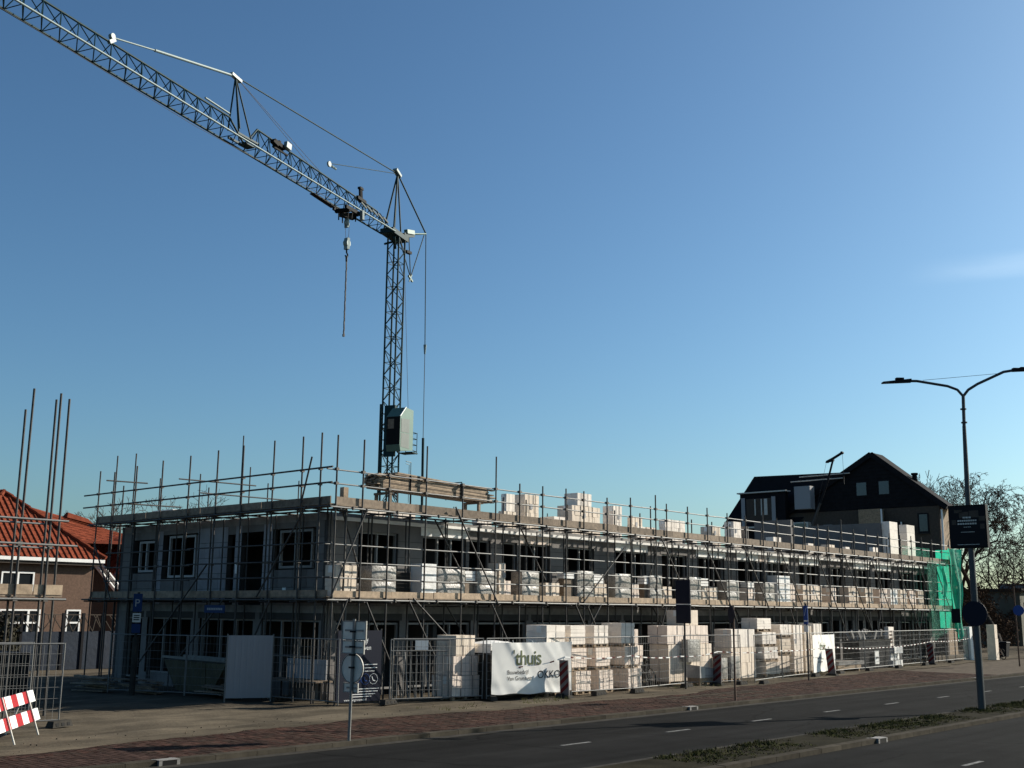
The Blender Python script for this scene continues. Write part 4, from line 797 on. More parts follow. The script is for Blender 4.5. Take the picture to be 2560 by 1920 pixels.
tubeo('board_post', a-nrm*.06, a-nrm*.06+upv*2.3, .03, 'steel', t); tubeo('board_post', a+dx*Wb-nrm*.06, a+dx*Wb-nrm*.06+upv*2.3, .03, 'steel', t)
def bt(s, h, u, v, m='signwhite'): return text('lettering', s, h, m, a+dx*u+upv*v+nrm*.004, dx, upv, t)
bt('Bouwbedrijf', .2, .18, 1.86); bt('van Grunsven', .2, .18, 1.66)
b = MB()
for v, w in ((1.2, .95), (1.1, .95), (1.0, .85), (.47, 1.05), (.39, 1.0), (.31, .9), (.24, .75)): q = a+dx*.6+upv*v+nrm*.006; b.obox([q, q+dx*w, q+dx*w+nrm*.004, q+nrm*.004], [q+upv*.022, q+dx*w+upv*.022, q+dx*w+upv*.022+nrm*.004, q+nrm*.004+upv*.022])
b.build('text_lines', 'signwhite', t, kind='stuff')
bt('www.vangrunsven.nl', .105, .3, .13)
for u in (.75, 1.1, 1.42):
    b = MB(); cc = a+dx*u+upv*.77+nrm*.006
    for k in range(20): 
        t0, t1 = k*math.pi/10, (k+1)*math.pi/10; b.bar(cc+dx*.16*math.cos(t0)+upv*.16*math.sin(t0), cc+dx*.16*math.cos(t1)+upv*.16*math.sin(t1), .012, .006, n=nrm)
    b.bar(cc+dx*-.06+upv*.07, cc+dx*-.02-upv*.04, .03, .006, n=nrm); b.bar(cc+dx*-.02-upv*.04, cc+dx*.07-upv*.06, .03, .006, n=nrm); b.build('round_icon', 'blue' if u < 1.2 else 'signwhite', t)
t = thing('tube_gate', 'white tubular gate rack with vertical bars leaning behind the corner fence', 'gate', (26.6, 27.6, 0))
ga = Vector((25.5, 27.72, .1)); gd = Vector((1.9, -.75, 0))
for u in (0, 1): tubeo('gate_tube', ga+gd*u, ga+gd*u+upv*1.85, .025, 'galv', t)
for v in (0, 1.5, 1.85): tubeo('gate_tube', ga+upv*v, ga+gd+upv*v, .025, 'galv', t)
for k in range(1, 9): tubeo('gate_bar', ga+gd*(k/9), ga+gd*(k/9)+upv*(1.85 if k % 2 else 1.5), .016, 'galv', t)
b = MB(); q = ga+gd*.4+upv*1.53-Vector((.03, .07, 0)); b.obox([q, q+gd*.22, q+gd*.22+Vector((.01, .02, 0)), q+Vector((.01, .02, 0))], [q+upv*.3, q+gd*.22+upv*.3, q+gd*.22+upv*.3+Vector((.01, .02, 0)), q+upv*.3+Vector((.01, .02, 0))]); b.build('gate_plate', 'white', t)
for k in range(7): 
    p = Vector((25.9+.26*k, 27.95-.06*k, 0)); tubeo('leaning_pole', p+Vector((0, 0, .02)), p+Vector((random.uniform(-.25, .25), .25, random.uniform(1.3, 2.0))), .03, ('plankdark', 'steel', 'galv')[k % 3], t)
# banners
def banner(label, x0, y0, x1, y1, z0, z1, seed, sag=.03):
    t = thing('banner', label, 'banner', ((x0+x1)/2, (y0+y1)/2, z0)); a, c = Vector((x0, y0, 0)), Vector((x1, y1, 0)); d = c-a; nr = d.normalized().cross(upv)
    rr = random.Random(seed); fl = [(rr.uniform(-.2, 1.1), rr.uniform(.25, .8), rr.uniform(.03, .08), rr.uniform(.004, .014)*rr.choice((1, 1, -1))) for _ in range(26)]
    def fn(u, v):
        o = .02
        for (cx, sl, w, am) in fl: 
            q = (u-cx-sl*(1-v)*.55)/w; o += am*math.exp(-q*q)*(.25+.75*abs(v-.5)*2)
        o += .022*math.exp(-((v-.12)/.1)**2)*math.sin(u*7+seed)
        zz = z0+(z1-z0)*v-sag*math.sin(math.pi*u)*(1 if v < .5 else .5)-.02*math.sin(u*17)*(1-v)
        return a+d*u+upv*zz+nr*(o+.025)
    b = MB(); b.grid(fn, 64, 36); b.build('cloth', 'banner', t, smooth=True)
    for u in (.02, .25, .5, .75, .98): tubeo('tie', fn(u, 1), fn(u, 1)+upv*.07-nr*.04, .008, 'white', t)
    return t, a, d, nr, fn
def refine(o):
    bm = bmesh.new(); bm.from_mesh(o.data); bmesh.ops.triangulate(bm, faces=bm.faces); bmesh.ops.subdivide_edges(bm, edges=[e for e in bm.edges if e.calc_length() > .05], cuts=2); bmesh.ops.triangulate(bm, faces=bm.faces); bm.to_mesh(o.data); bm.free()
def on_cloth(o, a, d, nr, fn, z0, z1, t):
    off = world_loc(t); L_ = d.length; dn = d.normalized()
    for v in o.data.vertices:
        p = v.co+off; u = (p-a).dot(dn)/L_; w = (p.z-z0)/(z1-z0); q = fn(min(1, max(0, u)), min(1, max(0, w))); v.co = Vector((q.x, q.y, p.z))+nr*.009-off
t, a, d, nr, fn = banner("large creased white site banner lettered 'thuis and OKKO on the fence", 28.55, 26.16, 32.1, 25.64, .2, 1.86, 5)
dn = d.normalized()
for s, hh, u, z, m, sp in (("'", .55, .88, 1.22, 'olive', 1), ('thuis', .68, 1.0, 1.12, 'olive', .92), ('Bouwbedrijf', .19, .66, .82, 'ink', 1), ('Van Grunsven', .19, .66, .62, 'ink', 1), ('OKKO', .36, 2.0, .66, 'ink', 1.0)):
    o = text('lettering', s, hh, m, a+dn*u+upv*z+nr*.05, dn, upv, t, spacing=sp, bold=.012 if s == 'thuis' else 0)
    refine(o)
    on_cloth(o, a, d, nr, fn, .2, 1.86, t)
t, a, d, nr, fn = banner("small white site banner lettered 'thuis with a beacon standing before it", 50.9, 26.05, 54.1, 26.5, .18, 1.9, 9, .0)
dn = d.normalized()
for s, hh, u, z, m in (("'", .4, .85, 1.3, 'olive'), ('thuis', .5, .98, 1.2, 'olive'), ('Bouwbedrijf', .15, .55, .78, 'ink'), ('Van Grunsven', .15, .55, .6, 'ink'), ('O', .3, 2.55, .62, 'ink')):
    o = text('lettering', s, hh, m, a+dn*u+upv*z+nr*.05, dn, upv, t, spacing=.92, bold=.01 if s == 'thuis' else 0); refine(o); on_cloth(o, a, d, nr, fn, .18, 1.9, t)
# beacons with striped boards
def beacon(label, x, y, tilt=0.0, h=1.15):
    t = thing('traffic_beacon', label, 'beacon', (x, y, 0), 'striped beacons along the fence')
    b = MB(); b.obox([(x-.18, y-.3, 0), (x+.18, y-.3, 0), (x+.18, y+.3, 0), (x-.18, y+.3, 0)], [(x-.1, y-.22, .1), (x+.1, y-.22, .1), (x+.1, y+.22, .1), (x-.1, y+.22, .1)]); b.build('rubber_base', 'darkconc', t)
    w = .19; P = lambda s, z, o: (x+o+tilt*z*.3, y+s+tilt*z, z)
    b = MB(); b.obox([P(-w, .1, -.02), P(w, .1, -.02), P(w, .1, .02), P(-w, .1, .02)], [P(-w, .1+h, -.02), P(w, .1+h, -.02), P(w, .1+h, .02), P(-w, .1+h, .02)]); b.build('beacon_board', 'dullwhite', t)
    for face in (-.024, .024):
        for k in range(4):
            z = .1+k*h/4; b = MB(); zz = lambda v: min(.1+h, v)
            pts = [P(w, zz(z), face), P(w, zz(z+h/8), face), P(-w, zz(z+h/8+.3), face), P(-w, zz(z+.3), face)]
            pts2 = [P(w, zz(z), face*.9), P(w, zz(z+h/8), face*.9), P(-w, zz(z+h/8+.3), face*.9), P(-w, zz(z+.3), face*.9)]
            b.obox(pts, pts2); b.build('red_stripe', 'dullred', t)
    b = MB(); b.tube(P(0, .1+h, 0), P(0, .2+h, 0), .02); b.build('top_peg', 'white', t)
beacon('striped beacon standing before the right end of the large banner', 31.38, 25.3, .06)
beacon('striped beacon before the broad block wall, second from the left', 41.6, 25.55, -.03)
beacon('striped beacon standing in front of the small banner', 52.3, 25.75, .12)
beacon('striped beacon farthest right, between two bare fence panels', 68.6, 27.4, .05)
def tape(label, pts, n=None):
    t = thing('barrier_tape', label, 'barrier tape', pts[0], 'red and white tapes strung along the fence'); L_ = [Vector(p) for p in pts]; mb = {0: MB(), 1: MB()}; k = 0
    for p, q in zip(L_, L_[1:]):
        m = max(2, int((q-p).length/.28))
        for j in range(m):
            sg = lambda f: p+(q-p)*f-upv*(.07*math.sin(math.pi*f))
            mb[k % 2].bar(sg(j/m), sg((j+(1 if k % 2 == 0 else .55))/m), .005, .034+.014*math.sin(k)); k += 1
    mb[0].build('white_bands', 'white', t, kind='stuff'); mb[1].build('red_bands', 'dullred', t, kind='stuff')
tape('tape drooping across the large banner up to the first beacon', [(28.7, 26.2, 1.12), (30.0, 25.85, 1.08), (31.38, 25.3, 1.36)])
tape('bright tape from the first beacon past the pallet columns', [(31.38, 25.3, 1.36), (35.2, 25.25, 1.32), (39, 25.6, 1.2), (41.55, 25.45, 1.34)])
tape('tape from the second beacon past the thin post to the small banner', [(41.55, 25.45, 1.34), (46, 25.2, 1.3), (52.3, 25.7, 1.36)])
tape('tape from the small banner to the farthest beacon and pillar', [(52.4, 25.7, 1.34), (60, 26.7, 1.15), (68.6, 27.35, 1.35), (77.5, 28.35, 1.4)])
# red and white barrier at the left
t = thing('road_barrier', 'red and white two plank A-frame barrier at the left edge', 'barrier', (12, 26, 0))
bs = Vector((11.89, 24.6, 0)); bd = Vector((1.37, 1.64, 0)); bn = Vector((-bd.y, bd.x, 0)).normalized()
for z in (.71, .3):
    for k in range(-5, 5):
        at_ = lambda u, zz: bs+bd*u+bn*(.34*zz+.03)+upv*zz
        u0, u1 = .15+k*.225, .15+(k+1)*.225; b = MB()
        b.obox([at_(u0, z), at_(u1, z), at_(u1, z)+bn*.03, at_(u0, z)+bn*.03], [at_(u0, z+.25), at_(u1, z+.25), at_(u1, z+.25)+bn*.03, at_(u0, z+.25)+bn*.03]); b.build('red_band' if k % 2 else 'white_band', 'barrierred' if k % 2 else 'signwhite', t)
for u in (-.95, .04, .98):
    p = bs+bd*u; tubeo('barrier_leg', p, p+bn*.34+upv*.97, .02, 'signback', t); tubeo('barrier_leg', p+bn*.72, p+bn*.36+upv*.95, .02, 'signback', t)

# ------------------------------------------------------------------ street furniture
t = thing('street_lamp', 'tall dark lamp post with two curved arms on the median', 'street lamp', (37.54, 13.49, 0))
lx, ly = 37.54, 13.49
b = MB(); b.tube((lx, ly, -.05), (lx, ly, 3.9), .115, .105, n=12); b.tube((lx, ly, 3.9), (lx+.02, ly, 6.6), .1, .085, n=12); b.tube((lx+.02, ly, 6.6), (lx+.06, ly-.03, 9.0), .085, .06, n=12); b.tube((lx+.06, ly-.03, 9.0), (lx+.08, ly-.06, 10.03), .055, .055, n=10)
for z in (9.1, 9.55): b.tube((lx+.06, ly-.04, z), (lx+.06, ly-.04, z+.04), .1, n=10)
b.build('pole', 'polepaint', t)
ad = Vector((-.664, .748, 0)); top = Vector((lx+.08, ly-.06, 10.0))
b = MB(); b.path([top, top+ad*.18+upv*.22, top+ad*.5+upv*.34, top+ad*1.5+upv*.5, top+ad*1.75+upv*.5], .045, n=8); b.build('arm', 'polepaint', t)
b = MB(); b.path([top, top-ad*.18+upv*.22, top-ad*.5+upv*.42, top-ad*1.4+upv*.84, top-ad*1.75+upv*.9], .045, n=8); b.build('arm', 'polepaint', t)
for s, z in ((1, .5), (-1, .9)):
    b = MB(); p = top+ad*s*1.7+upv*z; q = p+ad*s*.95+upv*(.03 if s < 0 else -.07); w = Vector((.748, .664, 0))*.13
    b.obox([p-w*.6-upv*.05, q-w-upv*.02, q+w-upv*.02, p+w*.6-upv*.05], [p-w*.6+upv*.07, q-w*.8+upv*.025, q+w*.8+upv*.025, p+w*.6+upv*.07]); m_ = p+ad*s*.25+upv*.07; b.bar(m_, m_+ad*s*.25, .16, .06); b.build('lamp_head', 'ink', t)
tubeo('cross_wire', top+ad*1.3+upv*.53, top-ad*1.2+upv*.78, .007, 'rope', t)
b = MB(); b.box((lx-.1, ly-.58, 5.02), (lx+.1, ly+.62, 6.4)); ab = b.build('advert_board', 'black', t)
b = MB(); b.box((lx-.106, ly-.55, 5.07), (lx-.102, ly+.59, 6.35)); b.build('advert_sheet', 'ink', ab)
b = MB()
for y0, z0, w, hh in ((.12, 6.08, .3, .2), (-.2, 6.1, .3, .22), (-.45, 5.95, .2, .15), (.45, 5.85, .14, .16), (-.45, 5.7, .14, .16), (.3, 6.2, .25, .1)): b.box((lx-.112, ly+y0-w/2, z0-hh/2), (lx-.107, ly+y0+w/2, z0+hh/2))
b.build('advert_shapes', 'darkbrick', ab, kind='stuff')
b = MB()
for z, w, n_ in ((5.97, .28, 3), (5.87, .62, 9), (5.77, .62, 8), (5.68, .24, 4), (5.52, .45, 14), (5.12, .7, 16)):
    for k in range(n_): 
        y0 = ly+.02+w/2-w*k/n_; b.box((lx-.116, y0-w/n_*.78, z), (lx-.113, y0, z+(.05 if w/n_ > .06 else .018)))
b.build('advert_text', 'signback', ab, kind='stuff')
def disc(bm, c, r, ax, th, n=24):
    ax = Vector(ax).normalized(); bm.tube(Vector(c)-ax*th/2, Vector(c)+ax*th/2, r, n=n)
b = MB(); disc(b, (lx-.16, ly-.04, 2.95), .39, (-1, .0, 0), .02); b.build('round_sign', 'navy', t)
b = MB(); b.box((lx-.17, ly+.42, 2.65), (lx-.15, ly+.7, 3.1)); b.build('side_box', 'ink', t)
# sign post seen from the back, near kerb
sx, sy = 17.59, 20.42
t = thing('sign_post', 'pale sign post at the kerb with square and round signs seen from behind', 'sign post', (sx, sy, 0))
tubeo('post', (sx, sy, 0), (sx+.02, sy-.02, 2.68), .035, 'galv', t)
def plate(z0, z1, w, off):
    b = MB(); b.box((sx+.05, sy-w/2+off, z0), (sx+.07, sy+w/2+off, z1)); o = b.build('square_sign', 'signback', t)
    b = MB(); e = .022
    for (y0, y1, za, zb) in ((sy-w/2+off, sy-w/2+off+e, z0, z1), (sy+w/2+off-e, sy+w/2+off, z0, z1), (sy-w/2+off+e, sy+w/2+off-e, z1-e, z1), (sy-w/2+off+e, sy+w/2+off-e, z0, z0+e)): b.box((sx+.035, y0, za), (sx+.0495, y1, zb))
    b.build('sign_rim', 'galv', o)
    b = MB(); b.box((sx+.03, sy-.26*w/.7, (z0+z1)/2-.02), (sx+.049, sy+.26*w/.7, (z0+z1)/2+.02)); b.build('back_rail', 'galv', o)
plate(2.21, 2.64, .84, .01); plate(1.9, 2.2, .77, .03)
b = MB(); disc(b, (sx+.06, sy+.03, 1.58), .33, (1, .14, 0), .02, 32); rs = b.build('round_sign', 'signback', t)
b = MB()
for k in range(32): 
    t0, t1 = k*math.pi/16, (k+1)*math.pi/16; b.bar((sx+.043-.045*math.cos(t0), sy+.03+.32*math.cos(t0), 1.58+.32*math.sin(t0)), (sx+.043-.045*math.cos(t1), sy+.03+.32*math.cos(t1), 1.58+.32*math.sin(t1)), .024, .014, n=(1, 0, 0))
b.build('sign_rim', 'galv', rs)
plate(1.04, 1.26, .5, .06)
for z in (2.4, 2.06, 1.6, 1.88): boxo('bracket', (sx-.045, sy-.055, z-.02), (sx+.05, sy+.055, z+.02), 'ink', t)
# post 2 and big dark panel signs
t = thing('sign_post', 'thin dark post before the block packs with a round sign edge on', 'sign post', (34.83, 20.72, 0))
tubeo('post', (34.85, 20.72, 0), (34.8, 20.68, 3.1), .034, 'brown', t); b = MB(); disc(b, (34.78, 20.75, 2.85), .3, (.75, -.62, 0), .025); b.build('round_sign', 'navy', t)
t = thing('panel_sign', 'tall dark double panel sign seen from behind above the block packs', 'sign', (38.6, 25.2, 0))
px, py = 38.5, 25.12
b = MB(); b.box((px, py-.33, 2.48), (px+.05, py+.33, 3.2)); b.build('panel', 'navy', t); b = MB(); b.box((px, py-.33, 3.23), (px+.05, py+.33, 4.15)); b.build('panel', 'navy', t)
tubeo('post', (px+.09, py, 0), (px+.09, py, 4.2), .04, 'steel', t); b = MB(); b.box((px-.02, py-.35, 3.2), (px+.02, py+.35, 3.225)); b.build('panel_clip', 'white', t)
# parking sign at left
t = thing('sign_post', 'blue parking sign on a thick grey post in the shade at left', 'sign post', (21.1, 35.5, 0))
qx, qy = 21.1, 35.6
b = MB(); b.tube((qx, qy, 0), (qx, qy, 1.9), .1, n=10); b.tube((qx, qy, 1.9), (qx, qy, 3.4), .045, n=8); b.build('post', 'darkconc', t)
dx2 = Vector((.664, -.748, 0)); nn2 = Vector((-.748, -.664, 0))
def pl2(z0, z1, w, m, nm, off=0): 
    b = MB(); p = Vector((qx, qy, 0))-dx2*w/2+nn2*(.06+off); b.obox([p+upv*z0, p+dx2*w+upv*z0, p+dx2*w-nn2*.02+upv*z0, p-nn2*.02+upv*z0], [p+upv*z1, p+dx2*w+upv*z1, p+dx2*w-nn2*.02+upv*z1, p-nn2*.02+upv*z1]); return b.build(nm, m, t)
pl2(2.75, 3.35, .3, 'dullblue', 'blue_sign'); pl2(2.4, 2.7, .28, 'signback', 'white_plate'); pl2(2.05, 2.35, .3, 'dullblue', 'small_plate')
text('lettering', 'P', .36, 'hoard', Vector((qx, qy, 2.92))-dx2*.1+nn2*.064, dx2, upv, t)
b = MB()
for z in (2.47, 2.54, 2.61): p = Vector((qx, qy, z))-dx2*.1+nn2*.064; b.obox([p, p+dx2*.2, p+dx2*.2+nn2*.003, p+nn2*.003], [p+upv*.035, p+dx2*.2+upv*.035, p+dx2*.2+nn2*.003+upv*.035, p+nn2*.003+upv*.035])
b.build('text_lines', 'ink', t, kind='stuff')
EYE_SCALE[:] = [0.935, 0.19]
t = thing('street_sign', 'small blue street name plate hung below the left first deck', 'street sign', (24.85, 36.0, 2.75))
b = MB(); b.box((24.85, 36.0, 2.72), (24.87, 37.3, 3.0)); b.build('plate', 'dullblue', t)
b = MB()
for k in range(9): b.box((24.843, 36.15+k*.11, 2.82), (24.849, 36.15+k*.11+.075, 2.9))
b.build('text_marks', 'hoard', t, kind='stuff')
EYE_SCALE[:] = [1.0, 0.0]
t = thing('wayfinding_sign', 'narrow blue sign with a white arrow stripe near the small banner', 'sign', (47.3, 24.9, 0))
wx, wy = 47.6, 24.6
b = MB(); b.box((wx, wy-.1, 2.42), (wx+.03, wy+.1, 3.25)); b.build('plate', 'blue', t); tubeo('post', (wx+.07, wy, 0), (wx+.07, wy, 3.35), .035, 'steel', t)
b = MB(); b.bar((wx-.004, wy-.05, 3.15), (wx-.004, wy+.05, 2.8), .006, .06, n=(1, 0, 0)); b.bar((wx-.004, wy-.09, 2.58), (wx-.004, wy+.09, 2.58), .006, .06); b.build('arrow_mark', 'signwhite', t)
b = MB(); b.box((wx, wy-.1, 2.1), (wx+.03, wy+.1, 2.38)); b.build('white_plate', 'signwhite', t)
# far right post, bin, pillars
t = thing('sign_post', 'slender far sign post at the right edge with a round blue sign', 'sign post', (70.8, 23.1, 0))
tubeo('post', (70.8, 23.1, 0), (70.75, 23.1, 4.6), .045, 'brown', t); b = MB(); disc(b, (70.7, 22.9, 3.2), .3, (-1, -.2, 0), .03); b.build('round_sign', 'blue', t)
t = thing('wheelie_bin', 'dark wheelie bin standing on the pavement beyond the lamp post', 'bin', (84.5, 28.6, 0))
bx_, by_ = 84.6, 28.6
b = MB(); b.obox([(bx_-.25, by_-.22, .06), (bx_+.25, by_-.22, .06), (bx_+.25, by_+.25, .06), (bx_-.25, by_+.25, .06)], [(bx_-.36, by_-.33, 1.0), (bx_+.36, by_-.33, 1.0), (bx_+.36, by_+.36, 1.0), (bx_-.36, by_+.36, 1.0)]); b.build('bin_body', 'ink', t)
b = MB(); b.obox([(bx_-.4, by_-.37, 1.01), (bx_+.4, by_-.37, 1.01), (bx_+.4, by_+.42, 1.01), (bx_-.4, by_+.42, 1.01)], [(bx_-.36, by_-.33, 1.1), (bx_+.36, by_-.33, 1.08), (bx_+.36, by_+.4, 1.12), (bx_-.36, by_+.4, 1.12)]); b.build('lid', 'ink', t)
for s in (-.26, .26): b = MB(); b.tube((bx_+s-.03, by_+.22, .1), (bx_+s+.03, by_+.22, .1), .1, n=10); b.build('wheel', 'black', t)
for lab, x, y, w, hh, m in (('white marbled pillar ending the site fence behind the lamp post', 77.9, 28.6, .5, 2.15, 'whitewrap'), ('beige stone pillar just right of the lamp post', 79.6, 27.6, .55, 2.3, 'block0')):
    t = thing('pillar', lab, 'pillar', (x, y, 0)); b = MB(); b.box((x-w/2, y-w/2, 0), (x+w/2, y+w/2, hh*.6)); b.build('shaft', m, t); b = MB(); b.box((x-w/2+.02, y-w/2+.02, hh*.6+.01), (x+w/2-.02, y+w/2-.02, hh)); b.build('upper_block', m, t)
# bicycles
def bicycle(label, x, y, ang, m='ink', lean=.12):
    t = thing('bicycle', label, 'bicycle', (x, y, 0)); u = Vector((math.cos(ang), math.sin(ang), 0)); v = Vector((-u.y, u.x, 0)); P = lambda s, z: Vector((x, y, 0))+u*s+upv*z+v*(lean*z)
    for s in (-.53, .53):
        b = MB(); R_ = .34
        for k in range(20): t0, t1 = k*math.pi/10, (k+1)*math.pi/10; b.bar(P(s+R_*math.cos(t0), .36+R_*math.sin(t0)), P(s+R_*math.cos(t1), .36+R_*math.sin(t1)), .04, .04, n=v)
        w_ = b.build('wheel', 'black', t); b = MB()
        for k in range(10): t0 = k*math.pi/5; b.bar(P(s, .36), P(s+R_*math.cos(t0), .36+R_*math.sin(t0)), .006)
        b.tube(P(s, .36)-v*.05, P(s, .36)+v*.05, .03); b.build('spokes', 'galv', w_, kind='stuff')
    b = MB(); b.tube(P(-.53, .36), P(-.1, .32), .016); b.tube(P(-.1, .32), P(-.22, .9), .02); b.tube(P(-.53, .36), P(-.2, .8), .014); b.tube(P(-.1, .32), P(.36, .8), .022); b.tube(P(-.2, .78), P(.34, .92), .018); b.tube(P(.34, .98), P(.53, .36), .02); b.build('bike_frame', m, t)
    b = MB(); b.tube(P(.34, .95), P(.3, 1.1), .014); b.tube(P(.3, 1.1)-v*.28, P(.3, 1.1)+v*.28, .014); b.build('handlebar', 'galv', t)
    b = MB(); b.obox([P(-.36, .93)-v*.08, P(-.1, .94)-v*.02, P(-.1, .94)+v*.02, P(-.36, .93)+v*.08], [P(-.36, .98)-v*.09, P(-.1, .97)-v*.02, P(-.1, .97)+v*.02, P(-.36, .98)+v*.09]); b.build('saddle', 'black', t)
bicycle('dark bicycle parked behind the fence between pallet column and broad block wall', 38.4, 26.7, .5)
bicycle('second bicycle leaning close behind the dark one at the fence', 38.9, 27.2, 1.1, 'steel')
bicycle('brown bicycle leaning by the beige stone pillar beyond the lamp', 80.6, 27.6, .9, 'brown')
bicycle('bicycle standing behind the brown one beyond the lamp', 81.6, 28.1, .6, 'steel', -.1)
bicycle('bicycle parked at the right edge by the far sign post', 88.5, 27.2, .3, 'ink')
# shaded clutter before the left front
t = thing('skip', 'open olive skip with sloping ends in the shade at the left front', 'skip', (23.2, 36, 0))
b = MB(); y0, y1 = 32.2, 35.9
b.obox([(22.5, y0+.9, .15), (23.0, y0+.9, .15), (23.0, y1-.7, .15), (22.5, y1-.7, .15)], [(22.4, y0, 1.1), (23.2, y0, 1.1), (23.2, y1, 1.15), (22.4, y1, 1.15)]); b.build('skip_body', 'skipc', t)
b = MB()
for p, q in (((22.38, y0), (22.38, y1)), ((23.22, y0), (23.22, y1))): b.bar((*p, 1.2), (*q, 1.24), .08, .08)
b.build('skip_rim', 'galv', t); b = MB()
for y in (33.4, 34.6): b.bar((22.4, y, 1.1), (22.5, y+.05, .2), .1, .05)
b.build('skip_rib', 'skipc', t)
t = thing('board_platform', 'low plank platform on tubes behind the fence right of the grey sheet', 'platform', (23.8, 29.6, 0))
for j in range(3): boxo('plank', (23.46+j*.23, 28.9, .62), (23.46+j*.23+.215, 31.6, .67), 'plankdark', t)
for x, y in ((23.55, 29.1), (24.05, 29.1), (23.55, 31.4), (24.05, 31.4)): tubeo('platform_leg', (x, y, 0), (x, y, .62), .03, 'steel', t)
b = MB(); b.box((24.1, 29.2, .68), (24.14, 31.2, 1.3)); b.build('side_panel', 'hoard', t)
b = MB(); b.path([(23.5, 29.2, .69), (23.5, 29.2, 1.4), (23.5, 31.2, 1.4), (23.5, 31.2, .69)], .02); b.build('side_rail', 'galv', t)
for k, (x, y, lab) in enumerate(((21.8, 35.4, 'heap of dark planks lying by the parking sign post'), (21.4, 37.6, 'low heap of boards at the far left end of the fence'), (22.6, 31.9, 'low heap of boards left of the grey sheet panel'))):
    t = thing('board_heap', lab, 'boards', (x, y, 0), 'board heaps in the shade')
    for j in range(9): 
        a0 = random.uniform(1.2, 2.0); p = Vector((x+random.uniform(-.3, .3), y+random.uniform(-.3, .3), .03+.055*j)); q = p+Vector((math.cos(a0), math.sin(a0), random.uniform(-.02, .04)))*1.6; b = MB(); b.bar(p, q, .2, .045); b.build('board', 'plankdark', t)
# dark skip, bags, boards at the right of the front
t = thing('skip', 'black rectangular skip heaped with rubble behind the right fence panels', 'skip', (61, 29, 0))
b = MB(); b.obox([(59.2, 27.5, .0), (62.6, 27.5, .0), (62.6, 28.3, .0), (59.2, 28.3, .0)], [(58.9, 27.4, 1.5), (63.0, 27.4, 1.5), (63.0, 28.38, 1.5), (58.9, 28.38, 1.5)]); b.build('skip_body', 'ink', t)
b = MB(); b.bar((58.85, 27.38, 1.53), (63.05, 27.38, 1.53), .07); b.build('skip_rim', 'darkconc', t)
b = MB()
for k in range(22): x, y = random.uniform(59.3, 62.6), random.uniform(27.6, 28.1); b.bar((x, y, 1.45), (x+random.uniform(-.4, .4), y+random.uniform(-.2, .2), random.uniform(1.7, 2.1)), .1, .16)
b.build('rubble', 'concrete', t, kind='stuff')
t = thing('rubble_bags', 'pile of white rubble bags right of the black skip', 'bags', (64.2, 28.3, 0))
for j in range(9): x, y, z = 63.7+.42*(j % 3)+random.uniform(-.05, .05), 27.6+.2*((j//3) % 2), .02+.36*(j//3); boxo('bag', (x, y, z), (x+.4, y+.4, z+.34), 'whitewrap', t, random.uniform(-.2, .2))
t = thing('board_stack', 'stack of printed white boards upright above the rubble bags', 'boards', (64.3, 28.6, 1.1)); b = MB(); b.box((64.0, 27.95, 1.14), (64.7, 28.2, 2.2)); b.build('boards', 'block2', t)
b = MB()
for k in range(4): b.box((64.1, 27.94, 1.3+k*.2), (64.5, 27.948, 1.4+k*.2))
b.build('printed_marks', 'brown', t, kind='stuff')
t = thing('notice_board', 'small white notice standing low before the black skip', 'notice', (60.9, 27.6, 0)); b = MB(); b.box((60.6, 27.3, .25), (61.1, 27.33, .95)); b.build('plate', 'white', t)
b = MB(); b.box((60.65, 27.29, .55), (61.05, 27.299, .62)); b.build('dark_band', 'ink', t); b = MB(); b.box((60.65, 27.34, 0), (60.7, 27.37, .9)); b.box((61.0, 27.34, 0), (61.05, 27.37, .9)); b.build('legs', 'steel', t)
t = thing('timber_bundle', 'bundle of weathered timber on bearers right of the small banner', 'timber', (57.5, 29, 0))
for j in range(14): boxo('timber', (55.6+random.uniform(0, .3), 27.1+.16*(j % 7), .12+.2*(j//7)), (58.6+random.uniform(-.3, .3), 27.1+.16*(j % 7)+.15, .3+.2*(j//7)), 'concrete' if j % 3 else 'pallet', t)
b = MB(); b.box((56, 27.05, 0), (56.12, 28.3, .115)); b.box((58, 27.05, 0), (58.12, 28.3, .115)); b.build('bearers', 'pallet', t)

# ------------------------------------------------------------------ green net at the scaffold end
def netmat(name, alpha):
    m = bpy.data.materials.new(name); m.use_nodes = True; n = m.node_tree; b_ = n.nodes['Principled BSDF']; b_.inputs['Base Color'].default_value = (.02, .36, .23, 1); b_.inputs['Roughness'].default_value = .6
    tl = n.nodes.new('ShaderNodeBsdfTranslucent'); tl.inputs[0].default_value = (.03, .5, .32, 1); tr = n.nodes.new('ShaderNodeBsdfTransparent'); m1 = n.nodes.new('ShaderNodeMixShader'); m1.inputs[0].default_value = .45; m2 = n.nodes.new('ShaderNodeMixShader')
    tx = n.nodes.new('ShaderNodeTexNoise'); tx.inputs['Scale'].default_value = 2.5; tx.inputs['Detail'].default_value = 8; mr = n.nodes.new('ShaderNodeMapRange'); mr.inputs['From Min'].default_value = .35; mr.inputs['From Max'].default_value = .65; mr.inputs['To Min'].default_value = alpha-.14; mr.inputs['To Max'].default_value = alpha+.1
    g_ = n.nodes.new('ShaderNodeNewGeometry'); n.links.new(g_.outputs['Position'], tx.inputs['Vector']); n.links.new(tx.outputs['Fac'], mr.inputs['Value'])
    n.links.new(b_.outputs[0], m1.inputs[1]); n.links.new(tl.outputs[0], m1.inputs[2]); n.links.new(mr.outputs[0], m2.inputs[0]); n.links.new(tr.outputs[0], m2.inputs[1]); n.links.new(m1.outputs[0], m2.inputs[2]); n.links.new(m2.outputs[0], n.nodes['Material Output'].inputs['Surface']); M[name] = m
